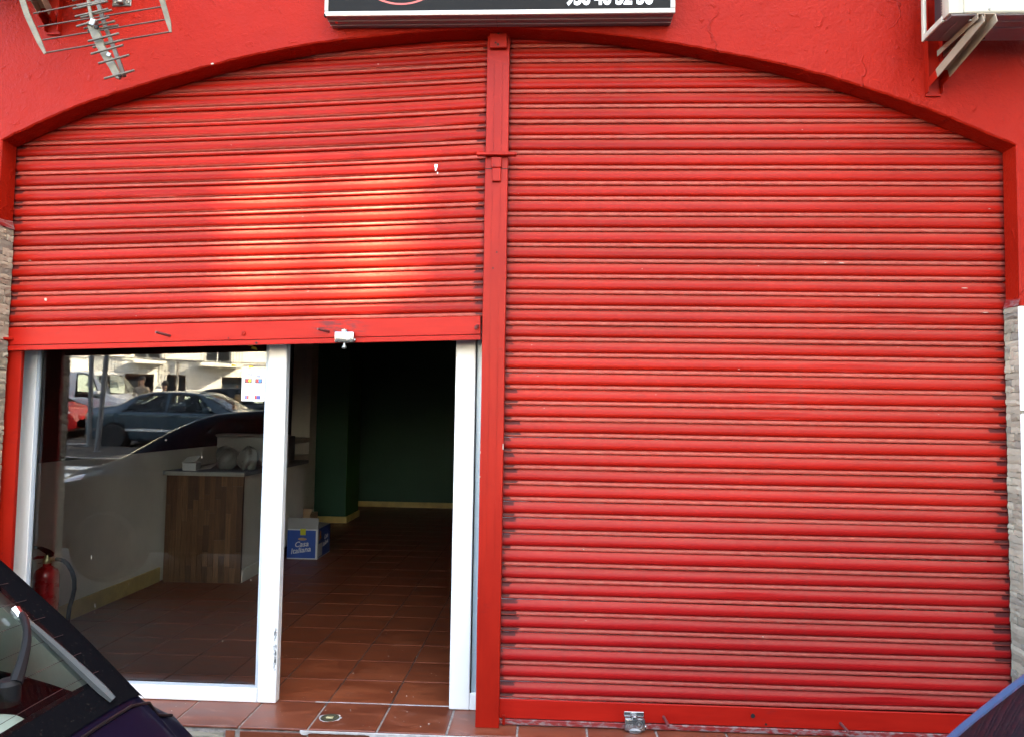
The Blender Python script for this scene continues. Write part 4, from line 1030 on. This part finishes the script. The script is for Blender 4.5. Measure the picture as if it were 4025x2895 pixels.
def build_car(name, label, loc, heading, car, m, cfg, group=None):
    """heading: z rotation; local +x points to the front, origin at the middle of the tail on the ground"""
    rt_ = root(name, loc, label, cfg.get('cat', 'car'), group, rot=(cfg.get('slope', -.05), 0, heading), local=True)
    L = cfg['L']; wins = cfg['side']; ws = cfg['ws']; rw = cfg.get('rw'); vt = cfg.get('vt', .735)
    def skip_factory(side):
        def sk(a, c):
            x = L*a; v = c
            t = (1-v)/(1-vt)
            if v > vt and ws[0]-ws[2]*t+.02 < x < ws[1]-.02: return True
            if rw and v > vt and rw[0]+.02 < x < rw[1]-.02: return True
            if .495 < v < .70:
                k = (v-.47)/(.71-.47)
                for x0, x1, l0, l1 in wins:
                    if x0+l0*k+.03 < x < x1-l1*k-.03: return True
            return False
        return sk
    b = MB()
    for sd in (-1, 1):
        b.grid(lambda a, c, sd=sd: car.P(L*a, c, sd), 110, 46, skip_factory(sd))
    body = b.build('body', m, rt_, smooth=50)
    for sd in (-1, 1):
        for x0, x1, l0, l1 in wins:
            o = car.patch(lambda c: x0+l0*c-.004, lambda c: x1-l1*c+.004, .475, .715, .002, 12, 6, sd).build('window_surround', M['trim'], body, fix=False, smooth=60)
            o2 = car.patch(lambda c: x0+l0*c+.015, lambda c: x1-l1*c-.015, .487, .702, .005, 12, 6, sd).build('side_window', M['carglass'], rt_, fix=False, smooth=60)
            me = o.data; bm = bmesh.new(); bm.from_mesh(me)
            # leave the surround as a rim
            kill = [f for i, f in enumerate(bm.faces) if 1 <= (i // 6) <= 10 and 1 <= (i % 6) <= 4]
            bmesh.ops.delete(bm, geom=kill, context='FACES'); bm.to_mesh(me); bm.free()
    car.patch(lambda t: ws[0]-ws[2]*t, ws[1], vt+.008, 1, .004, 14, 8).build('windscreen', M['carglass'], rt_, fix=False, smooth=60)
    if rw: cfg.get('rearfn', lambda *a: car.patch(rw[0], rw[1], vt+.008, 1, .004, 12, 8).build('rear_window', M['carglass'], rt_, fix=False, smooth=60))(rt_, body)
    for sd in (-1, 1):
        for x in cfg['axles']:
            hw = interp(car.wb, x)
            MB().lathe([(cfg['R']*1.17, hw*.80), (cfg['R']*1.17, hw*1.004), (0, hw*1.004)] if sd > 0 else [(cfg['R']*1.17, -hw*.80), (cfg['R']*1.17, -hw*1.004), (0, -hw*1.004)], (x, 0, cfg['R']*1.02), 'Y', 28).build('wheel_arch', M['trim'], body)
            wheel(rt_, x, sd, hw-.03, cfg['R'])
        for nm, x0, x1, v0, v1, mm in cfg.get('lamps', ()):
            car.patch(x0, x1, v0, v1, .006, 8, 6, sd).build(nm, M[mm], rt_, fix=False, smooth=60)
        mx, mz = cfg['mirror']; hw = interp(car.wb, mx)
        MB().prism([(-.10, -.05), (.04, -.06), (.09, -.02), (.07, .06), (-.09, .07)], (mx, sd*(hw+.02), mz), (1, 0, 0), (0, 0, 1), (0, sd, 0), -.05, .13).build('wing_mirror', m, rt_, bevel=.025, seg=2)
        for hx, hz in cfg.get('handles', ()):
            q = car.P(hx, .37, sd, .012); MB().tube([q-Vector((.09, 0, 0)), q+Vector((.09, 0, 0))], .014, 8).build('door_handle', m, rt_)
        car.patch(.25, L-.25, .225, .25, .007, 20, 1, sd).build('side_moulding', M[cfg.get('mould', 'trim')], rt_, fix=False)
    MB().box(.12, L-.16, -.6, .6, cfg['zf']-.06, cfg['zf']).build('floor_pan', M['trim'], rt_, smooth=0)
    MB().box(ws[0]-.9, ws[0]-.62, -.62, .62, cfg['zf'], cfg['zseat']).build('dashboard', M['trim'], rt_, bevel=.05)
    car.patch(-.002, .012, .17, .3, .004, 2, 4, 1)
    return rt_, body

# small navy hatchback parked on the left, tail beside the camera
H_top = [(0.0, 0.6), (0.03, 0.8), (0.1, 0.93), (0.2, 1.02), (0.34, 1.16), (0.5, 1.305), (0.6, 1.37), (0.95, 1.455), (1.8, 1.5), (2.45, 1.455), (2.7, 1.38), (3.31, 1.04), (3.45, 0.99), (3.75, 0.91), (3.93, 0.82), (4.01, 0.68), (4.03, 0.56)]
H_belt = [(0.0, 0.55), (0.04, 0.72), (0.2, 0.9), (0.6, 0.955), (1.85, 0.93), (3.15, 0.9), (3.65, 0.84), (3.95, 0.72), (4.03, 0.5)]
H_sill = [(0.0, 0.36), (0.2, 0.24), (0.5, 0.2), (3.55, 0.2), (3.85, 0.22), (4.03, 0.32)]
H_wb = [(0.0, 0.6), (0.05, 0.7), (0.2, 0.775), (0.7, 0.815), (2.05, 0.825), (3.25, 0.815), (3.75, 0.75), (3.95, 0.62), (4.03, 0.48)]
H_wt = [(0.0, 0.62), (0.2, 0.66), (0.5, 0.625), (0.9, 0.6), (1.85, 0.6), (2.55, 0.6), (3.3, 0.69), (3.65, 0.66), (4.03, 0.45)]
hatch = Car(H_top, H_belt, H_sill, H_wb, H_wt)
def rear_left(rt_, body):
    # black printed border with the clear field set into it
    car = hatch
    vt = .735
    g = car.patch(.185, .525, vt+.004, 1, .0035, 24, 20)
    o = g.build('glass_border', M['frit'], body, fix=False, smooth=60)
    me = o.data; bm = bmesh.new(); bm.from_mesh(me); bm.faces.ensure_lookup_table()
    kill = [f for i, f in enumerate(bm.faces) if 3 <= (i // 40) <= 20 and 6 <= (i % 40) <= 33]
    bmesh.ops.delete(bm, geom=kill, context='FACES'); bm.to_mesh(me); bm.free()
    car.patch(.222, .492, .812, 1, .0045, 24, 20).build('rear_window', M['rearglass'], rt_, fix=False, smooth=60)
    for k in range(9):
        xx = .235+.03*k
        pts = [car.P(xx, 1-(1-.80)*abs(t), 1 if t >= 0 else -1, .0050) for t in [i/12-1 for i in range(25)]]
        MB().tube(pts, .0005, 4).build('heater_wire', M['maroon'], rt_)
    piv = car.P(.262, .885, -1, .004)
    MB().lathe([(.016, -.02), (.017, .010), (.012, .016), (0, .018)], piv, 'Z', 18).build('wiper_pivot', M['trim'], rt_)
    a = [car.P(.262+.070*k/8, .885-.052*k/8, -1, .018+.014*math.sin(math.pi*k/8)) for k in range(9)]
    wpr = MB().tube(a, [.010, .0085, .0075, .007, .0065, .006, .006, .006, .006], 8).build('wiper_arm', M['trim'], rt_)
    n_ = (car.P(.33, .835, -1, .02)-car.P(.33, .835, -1)).normalized()
    hook = [a[-1]-n_*.004, a[-1]+Vector((.010, .0, .006)), a[-1]+Vector((.012, -.008, -.002)), a[-1]+Vector((.004, -.014, -.010))]
    MB().tube(hook, [.006, .008, .008, .006], 8).build('wiper_hook', M['chrome'], wpr)
    bl = [car.P(.328-.135*k/8, .828-.008*k/8, -1, .010) for k in range(9)]
    MB().tube(bl, [.004, .005, .006, .0065, .007, .0075, .008, .008, .006], 6).build('wiper_blade', M['gasketdark'], wpr)
    # tailgate seam and roof spoiler
    MB().tube([car.P(.175, v, sd, .003) for sd, vs_ in ((-1, [.5+.05*i for i in range(10)]), (1, [.95-.05*i for i in range(10)])) for v in vs_], .003, 6).build('tailgate_seam', M['trim'], body)
    sp = car.patch(.47, .74, vt-.01, 1, .022, 8, 12).build('roof_spoiler', M['navy'], rt_, fix=False, smooth=60)
    so = sp.modifiers.new('thick', 'SOLIDIFY'); so.thickness = .02; so.offset = -1
    for sd in (-1, 1):
        car.patch(.012, .12, .20, .42, .006, 6, 8, sd).build('tail_lamp', M['redlens'], rt_, fix=False, smooth=60)
    # pale rear bench and head restraints seen through the glass
    MB().box(.62, .78, -.56, .56, .45, 1.02, rot=(0, .18, 0)).build('rear_bench', M['seat'], rt_, bevel=.05, seg=3)
    for y in (-.33, .33):
        MB().box(.66, .76, y-.13, y+.13, 1.03, 1.19, rot=(0, .15, 0)).build('head_restraint', M['seat'], rt_, bevel=.045, seg=4)
    for sd in (-1, 1):
        car.patch(.225, .80, .50, .80, -.03, 10, 8, sd).build('inner_trim', M['seat'], rt_, fix=False, smooth=60)
    MB().box(.24, .60, -.58, .58, .885, .90).build('parcel_shelf', M['maroon'], rt_, bevel=.005)
    def cushion(c, r_):
        def f(u, v):
            a_, t_ = 2*math.pi*u, math.pi*v
            e = lambda q: math.copysign(abs(q)**.6, q)
            return (c[0]+r_[0]*e(math.sin(t_))*e(math.cos(a_)), c[1]+r_[1]*e(math.sin(t_))*e(math.sin(a_)), c[2]+r_[2]*e(math.cos(t_)))
        MB().grid(f, 24, 14).build('cushion', M['seat'], rt_, smooth=60)
    cushion((.46, -.46, 1.05), (.09, .11, .08)); cushion((.36, -.44, .945), (.055, .10, .045))
cfgL = dict(L=4.03, side=[(.72, 1.62, .22, .02), (1.68, 2.87, .03, .42)], ws=(3.02, 2.33, -.0), rw=(.19, .52), rearfn=rear_left, axles=(.62, 3.28), R=.28, lamps=[('headlamp', 3.55, 3.91, .40, .60, 'lens')], mirror=(2.87, .98), handles=[(1.85, .8)], zf=.28, zseat=.95)
cfgL['ws'] = (2.65, 3.30, 0)
YC = -2.945
GUT = .09   # the gutter side of the road stands a little higher here
build_car('parked_hatchback', 'navy hatchback at the bottom left, its rear window and wiper in view', (-.525, YC, gz(YC)+GUT+.022), math.pi, hatch, M['navy'], cfgL, 'cars parked in front of the shop')
# blue hatchback parked on the right
R_top = [(x+.0, z) for x, z in H_top]
cfgR = dict(cfgL); cfgR.pop('rearfn')
hatchR = Car(H_top, H_belt, H_sill, H_wb, H_wt)
RT = [(0, .60), (.03, .80), (.10, .93), (.20, 1.02), (.34, 1.16), (.50, 1.305), (.60, 1.37), (.95, 1.49), (1.8, 1.55), (2.45, 1.53), (2.7, 1.46), (2.85, 1.36), (3.27, .995), (3.36, .91), (3.44, .86), (3.65, .81), (3.87, .74), (3.99, .64), (4.03, .54)]
RW = [(0, 0.62), (0.2, 0.66), (0.5, 0.625), (0.9, 0.6), (1.85, 0.6), (2.55, 0.62), (3.3, 0.74), (3.65, 0.7), (4.03, 0.45)]
blueR = Car(RT, H_belt, H_sill, H_wb, RW)
cfgR['ws'] = (2.72, 3.36, 0); cfgR['vt'] = .775
build_car('parked_hatchback', 'blue hatchback at the bottom right, its windscreen edge and mirror in view', (4.0, YC, gz(YC)+GUT), math.pi, blueR, M['blueP'], cfgR, 'cars parked in front of the shop')

# cars across the street, mirrored in the shop window
sed = Car([(0, .55), (.04, .86), (.10, 1.02), (.45, 1.06), (.75, 1.10), (1.35, 1.37), (1.75, 1.44), (2.3, 1.45), (2.9, 1.40), (3.2, 1.28), (3.75, 1.0), (3.95, .97), (4.4, .88), (4.6, .76), (4.66, .55)],
          [(0, .5), (.1, .86), (1, .93), (3.5, .90), (4.4, .76), (4.66, .5)], [(0, .36), (.3, .22), (4.3, .2), (4.66, .3)],
          [(0, .6), (.1, .78), (.6, .87), (2.3, .88), (4.0, .86), (4.5, .72), (4.66, .5)], [(0, .6), (.5, .66), (1.3, .60), (2.3, .62), (3.2, .62), (3.8, .70), (4.66, .45)])
cfgS = dict(L=4.66, side=[(.98, 2.12, .42, .02), (2.18, 3.42, .03, .55)], ws=(3.02, 3.74, 0), rw=(.80, 1.32), axles=(.88, 3.66), R=.315, lamps=[('tail_lamp', .03, .30, .34, .50, 'redlens'), ('headlamp', 4.25, 4.58, .36, .56, 'lens')], mirror=(3.25, 1.0), handles=[(1.25, .8), (2.35, .8)], zf=.3, zseat=.9, mould='chrome')
build_car('sedan_car', 'slate blue sedan across the street, mirrored in the shop window', (-11.55, -14.9, gz(-14.9)), .0, sed, M['slate'], cfgS, 'vehicles across the street')
van = Car([(0, .6), (.03, 1.5), (.08, 1.86), (.4, 1.90), (2.2, 1.93), (3.2, 1.90), (3.5, 1.78), (4.05, 1.22), (4.4, 1.10), (4.75, .96), (4.85, .6)],
          [(0, .55), (.05, 1.05), (2, 1.10), (3.9, 1.06), (4.6, .86), (4.85, .5)], [(0, .4), (.2, .28), (4.6, .26), (4.85, .36)],
          [(0, .8), (.1, .88), (2.4, .93), (4.2, .90), (4.7, .78), (4.85, .6)], [(0, .74), (.3, .80), (2.4, .82), (3.4, .80), (4.1, .82), (4.85, .6)])
cfgV = dict(L=4.85, side=[(.5, 1.55, .06, .05), (1.75, 2.75, .05, .05), (2.95, 3.85, .03, .40)], ws=(3.46, 4.06, 0), rw=None, axles=(.85, 3.95), R=.32, lamps=[('headlamp', 4.35, 4.76, .38, .56, 'lens')], mirror=(3.72, 1.25), handles=[(2.0, 1), (3.0, 1)], zf=.35, zseat=1.05, cat='van')
build_car('parked_van', 'white van with dark windows across the street, mirrored in the window', (-17.45, -19.4, gz(-19.4)), .02, van, M['whitecar'], cfgV, 'vehicles across the street')
build_car('hatchback_car', 'red hatchback behind the sedan, mirrored at the left of the window', (-17.3, -17.0, gz(-17.0)), -.02, hatchR, M['redcar'], dict(cfgR), 'vehicles across the street')
build_car('estate_car', 'charcoal estate car beyond the slate sedan, mirrored in the window', (-7.0, -17.9, gz(-17.9)), math.pi, sed, M['charc'], dict(cfgS), 'vehicles across the street')

# posts on the island
for (x, y, lean, lab) in ((-10.05, -12.3, .06, 'leaning grey metal post on the kerbed island, nearer the shop'), (-10.95, -13.45, -.01, 'upright grey metal post on the kerbed island, farther from the shop')):
    pr = root('street_post', (x, y, gz(y)+.13), lab, 'post', 'posts on the island')
    z0 = gz(y)+.13
    MB().tube([(x, y, z0), (x+lean*4.2, y, z0+4.2)], .055, 14).build('pole', M['polemetal'], pr)
    MB().lathe([(.11, 0), (.11, .012), (.06, .02), (0, .02)], (x, y, z0), 'Z', 18).build('base_plate', M['polemetal'], pr)
    MB().lathe([(.06, 0), (.058, .03), (.03, .05), (0, .052)], (x+lean*4.2, y, z0+4.2), 'Z', 14).build('cap', M['polemetal'], pr)

# people behind the sedan
def person(loc, rz, label, mc_, seed):
    rt_ = root('person', loc, label, 'person', 'people across the street', rot=(0, 0, rz), local=True)
    J = dict(pel=(0, 0, .95, .125, .10), ch=(0, 0, 1.25, .15, .11), nk=(0, .0, 1.47, .055, .055), hd=(0, .02, 1.56, .075, .085), tp=(0, .02, 1.70, .06, .075),
             sl=(-.19, 0, 1.40, .058, .058), el=(-.25, .02, 1.12, .045, .045), hl=(-.24, .10, .88, .035, .035), sr=(.19, 0, 1.40, .058, .058), er=(.26, .04, 1.14, .045, .045), hr=(.20, .2, .95, .035, .035),
             tl=(-.1, 0, .88, .09, .09), kl=(-.11, .02, .48, .06, .06), al=(-.11, -.02, .09, .045, .045), fl=(-.11, .13, .04, .04, .03), tr=(.1, 0, .88, .09, .09), kr=(.11, .05, .48, .06, .06), ar=(.12, .02, .09, .045, .045), fr=(.12, .17, .04, .04, .03))
    E = [('pel', 'ch'), ('ch', 'nk'), ('nk', 'hd'), ('hd', 'tp'), ('ch', 'sl'), ('sl', 'el'), ('el', 'hl'), ('ch', 'sr'), ('sr', 'er'), ('er', 'hr'), ('pel', 'tl'), ('tl', 'kl'), ('kl', 'al'), ('al', 'fl'), ('pel', 'tr'), ('tr', 'kr'), ('kr', 'ar'), ('ar', 'fr')]
    ks = list(J); me = bpy.data.meshes.new('body'); me.from_pydata([J[k][:3] for k in ks], [(ks.index(a), ks.index(b)) for a, b in E], [])
    o = bpy.data.objects.new('body', me); col.objects.link(o); o.parent = rt_; OFF[o] = Vector()
    sk = o.modifiers.new('skin', 'SKIN'); sk.use_smooth_shade = True
    for i, k in enumerate(ks):
        d = me.skin_vertices[0].data[i]; d.radius = J[k][3:]; d.use_root = (k == 'pel')
    sb = o.modifiers.new('sub', 'SUBSURF'); sb.levels = 2; sb.render_levels = 2
    t = NT('clothed_figure_%d' % seed); z = t.n('SeparateXYZ', Vector=t.obj()).outputs['Z']
    t.p(Base_Color=t.mix(t.step(z, 1.44, 1.46), t.mix(t.step(z, .90, .92), (.025, .028, .04), mc_), (.42, .24, .17)), Roughness=.75); me.materials.append(t.m)
    MB().grid(lambda u, v: (.088*math.sin(v*2.0)*math.cos(6.283*u), -.005+.103*math.sin(v*2.0)*math.sin(6.283*u), 1.665+.105*math.cos(v*2.0)), 20, 10).build('hair', M['hair'], rt_, smooth=60)
    MB().lathe([(.012, 0), (.008, .012), (0, .016)], (0, .105, 1.60), 'Y', 8).build('nose', M['skin'], rt_)
    for s_ in (-1, 1):
        MB().lathe([(.008, 0), (.006, .004), (0, .005)], (s_*.03, .098, 1.64), 'Y', 8).build('eye', M['ink'], rt_)
    return rt_
person((-12.9, -19.3, gz(-19.3)+.02), 0, 'standing person in a beige jacket behind the slate sedan, mirrored in the window', (.30, .24, .18), 1)
person((-12.0, -19.0, gz(-19.0)-.12), .4, 'person in a dark coat behind the slate sedan, mirrored in the window', (.03, .03, .035), 2)

# ------------------------------------------------------------------ house across the street
RHO = R(36)
U_ = Vector((math.cos(RHO), -math.sin(RHO), 0)); N_ = Vector((math.sin(RHO), math.cos(RHO), 0))
HB = Vector((-15.0, -24.4, 0))
hs = root('white_house', (HB.x, HB.y, gz(HB.y)), 'white rendered house with iron balconies across the street', 'house', rot=(0, 0, -RHO), local=True)
Lx0, Lx1, Hh = -13, 17, 6.4
openings = []   # (x0, x1, z0, z1)
balc = [(-1.0, .1), (1.35, 2.95), (-6.2, -4.8), (5.6, 7.0), (9.5, 10.9)]
for a, b_ in balc: openings.append(((a+b_)/2-.5, (a+b_)/2+.5, 2.30, 4.5))
doors = [(-1.2, -.2), (.25, .95), (2.3, 3.6), (-5.6, -4.6), (6.2, 7.2), (9.6, 10.9), (-9.5, -8.3)]
for a, b_ in doors: openings.append((a, b_, .02, 1.80))
xs_ = sorted({Lx0, Lx1, *[o[0] for o in openings], *[o[1] for o in openings]}); zs_ = sorted({-.8, Hh, *[o[2] for o in openings], *[o[3] for o in openings]})
b = MB()
for xa, xb in zip(xs_, xs_[1:]):
    for za, zb in zip(zs_, zs_[1:]):
        if any(o[0] <= xa and xb <= o[1] and o[2] <= za and zb <= o[3] for o in openings): continue
        b.add([(xa, 0, za), (xb, 0, za), (xb, 0, zb), (xa, 0, zb)], [(0, 1, 2, 3)])
for x0, x1, z0, z1 in openings:
    b.add([(x0, 0, z0), (x0, -.22, z0), (x0, -.22, z1), (x0, 0, z1), (x1, 0, z0), (x1, -.22, z0), (x1, -.22, z1), (x1, 0, z1)], [(0, 1, 2, 3), (4, 7, 6, 5), (3, 2, 6, 7), (0, 4, 5, 1)])
b.build('wall', M['render'], hs, smooth=0)
MB().box(Lx0, Lx1, -9, -.4, -.8, Hh-.01).build('house_core', M['render'], hs, smooth=0)
MB().box(Lx0-.2, Lx1+.2, -9.2, .35, Hh, Hh+.22).build('roof', M['houseroof'], hs, smooth=0)
MB().box(Lx0, Lx1, .003, .03, -.7, .55).build('plinth', M['plinth'], hs, smooth=0)
for x0, x1, z0, z1 in openings:
    up_ = z0 > 2
    f = MB().box(x0+.002, x1-.002, -.21, -.17, z0+.002, z1-.002).build('window' if up_ else 'door', M['shutterwood'] if not up_ else M['white'], hs, smooth=0)
    k = 2
    for i in range(k):
        a = x0+.06+(x1-x0-.06)*i/k
        MB().box(a, a+(x1-x0)/k-.09, -.168, -.160, z0+.12 if up_ else z0+1.1, z1-.1).build('pane', M['housewin'], f, smooth=0)
for a, b_ in balc:
    br = MB().box(a, b_, .002, .55, 2.16, 2.28).build('balcony', M['render'], hs, bevel=.01)
    n = int((b_-a)/.11)
    for i in range(n+1):
        x = a+.03+(b_-a-.06)*i/n; MB().box(x-.009, x+.009, .51, .528, 2.2805, 3.20).build('baluster', M['iron'], br, smooth=0)
    MB().box(a, b_, .50, .538, 3.2005, 3.24).box(a, a+.03, .0, .499, 3.2005, 3.24).box(b_-.03, b_, .0, .499, 3.2005, 3.24).build('hand_rail', M['iron'], br, smooth=0)
MB().tube([(-6, .06, 2.46), (-2, .06, 2.38), (1, .06, 2.34), (5, .06, 2.42), (10, .06, 2.33)], .018, 6).build('cable', M['iron'], hs)
MB().tube([(.62, .08, -.5), (.62, .08, 2.4)], .05, 10).build('down_pipe', M['plinth'], hs)
MB().box(4.0, 4.4, .002, .12, 1.25, 1.65).build('meter_box', M['plinth'], hs, smooth=0)

# added unseen wall: shades the shop and street, its slits shape the shutter's sun patch
slitw = root('added_slit_wall', (9.6, -8, 0), 'tall added wall out of view, slitted to shape the sunlight on the shutter', 'wall')
XW = 9.6
pc_ = Vector((-1.02, .11, 2.42))
def thru(x, z):  # where the ray from a shutter point towards the sun crosses the wall
    p = Vector((x, .11, z)); t = (XW-p.x)/S.x; q = p+S*t; return q.y, q.z
cols = []
for xa, xb in ((-1.58, -1.34), (-1.24, -1.16), (-1.04, -.70)):
    for k in range(4):
        x0, x1 = xa+(xb-xa)*k/4, xa+(xb-xa)*(k+1)/4
        (y0, zt0), (y1, zt1) = thru(x0, 2.80), thru(x1, 2.80); zb0 = thru((x0+x1)/2, 2.10)[1]
        cols.append((min(y0, y1), max(y0, y1), zb0, (zt0+zt1)/2))
cols.sort()
b = MB(); yl, yr, zt = -28.0, 3.0, 20.0
zlo_, zhi = min(c[2] for c in cols)-.3, max(c[3] for c in cols)+.3
b.box(XW, XW+.25, yl, yr, -.5, zlo_-.001).box(XW, XW+.25, yl, yr, zhi+.001, zt)
y = yl
for y0, y1, z0, z1 in cols:
    if y0 > y+1e-5: b.box(XW, XW+.02, y, y0, zlo_, zhi)
    b.box(XW, XW+.02, y0, y1, zlo_, z0).box(XW, XW+.02, y0, y1, z1, zhi)
    y = y1
b.box(XW, XW+.02, y, yr, zlo_, zhi)
b.build('slit_wall', M['render'], slitw, smooth=0)

# splashes, scratches and chips ------------------------------------------------
def splash(parent, name, m, x, z, poly, y, d=.0008):
    return MB().prism(poly, (x, y, z), (1, 0, 0), (0, 0, 1), (0, -1, 0), 0, d).build(name, m, parent, smooth=0)
splash(shL, 'paint_splash', M['signwhite'], -.600, 2.757, [(.004, .0), (.010, .004), (.012, .014), (.016, .030), (.013, .036), (.003, .036), (-.001, .030), (.002, .018)], .1208)
splash(shL, 'paint_splash', M['signwhite'], -.586, 2.742, [(.0, .0), (.004, .002), (.005, .010), (.001, .010)], .1200)
splash(shL, 'paint_splash', M['chips'], -2.63, 2.072, [(.0, .0), (.010, -.003), (.014, .006), (.008, .012), (-.002, .009)], .1205)
r = random.Random(41)
for x, z, l in ((1.43, 2.293, .03), (1.36, 2.293, .012), (2.02, 2.172, .035), (1.62, 2.132, .008), (2.12, 2.052, .03), (1.05, .462, .01), (.18, .86, .006)):
    splash(shR, 'paint_scratch', M['chips'], x, z, [(0, 0), (l*.5, -.001), (l, .0), (l*.6, .0022), (l*.2, .0018)], .1180)
for x in [-1.735]:
    z = smooth_arch(x)
    MB().prism([(0, 0), (.010, .002), (.014, .006), (.006, .009), (-.003, .006)], (x, .0, z+.002), (1, 0, 0), (0, 0, 1), (0, -1, 0), .0, .0012).build('edge_chip', M['chips'], bld, smooth=0)
for x, z, l in ((-2.432, .71, .022), (-2.40, .46, .018), (-2.40, .43, .006), (-2.22, .58, .008), (-1.70, .30, .006), (-1.85, 1.26, .010), (-2.05, 1.35, .006), (-1.56, .62, .008)):
    MB().box(x-.0012, x+.0012, .3130, .3138, z, z+l, rot=(0, r.uniform(-.15, .15), 0)).build('glass_fleck', M['chips'], win, smooth=0)
MB().box(-1.4972, -1.4963, Y0-.0004, Y0+.004, .002, .074).build('joint_line', M['gasket'], win, smooth=0)
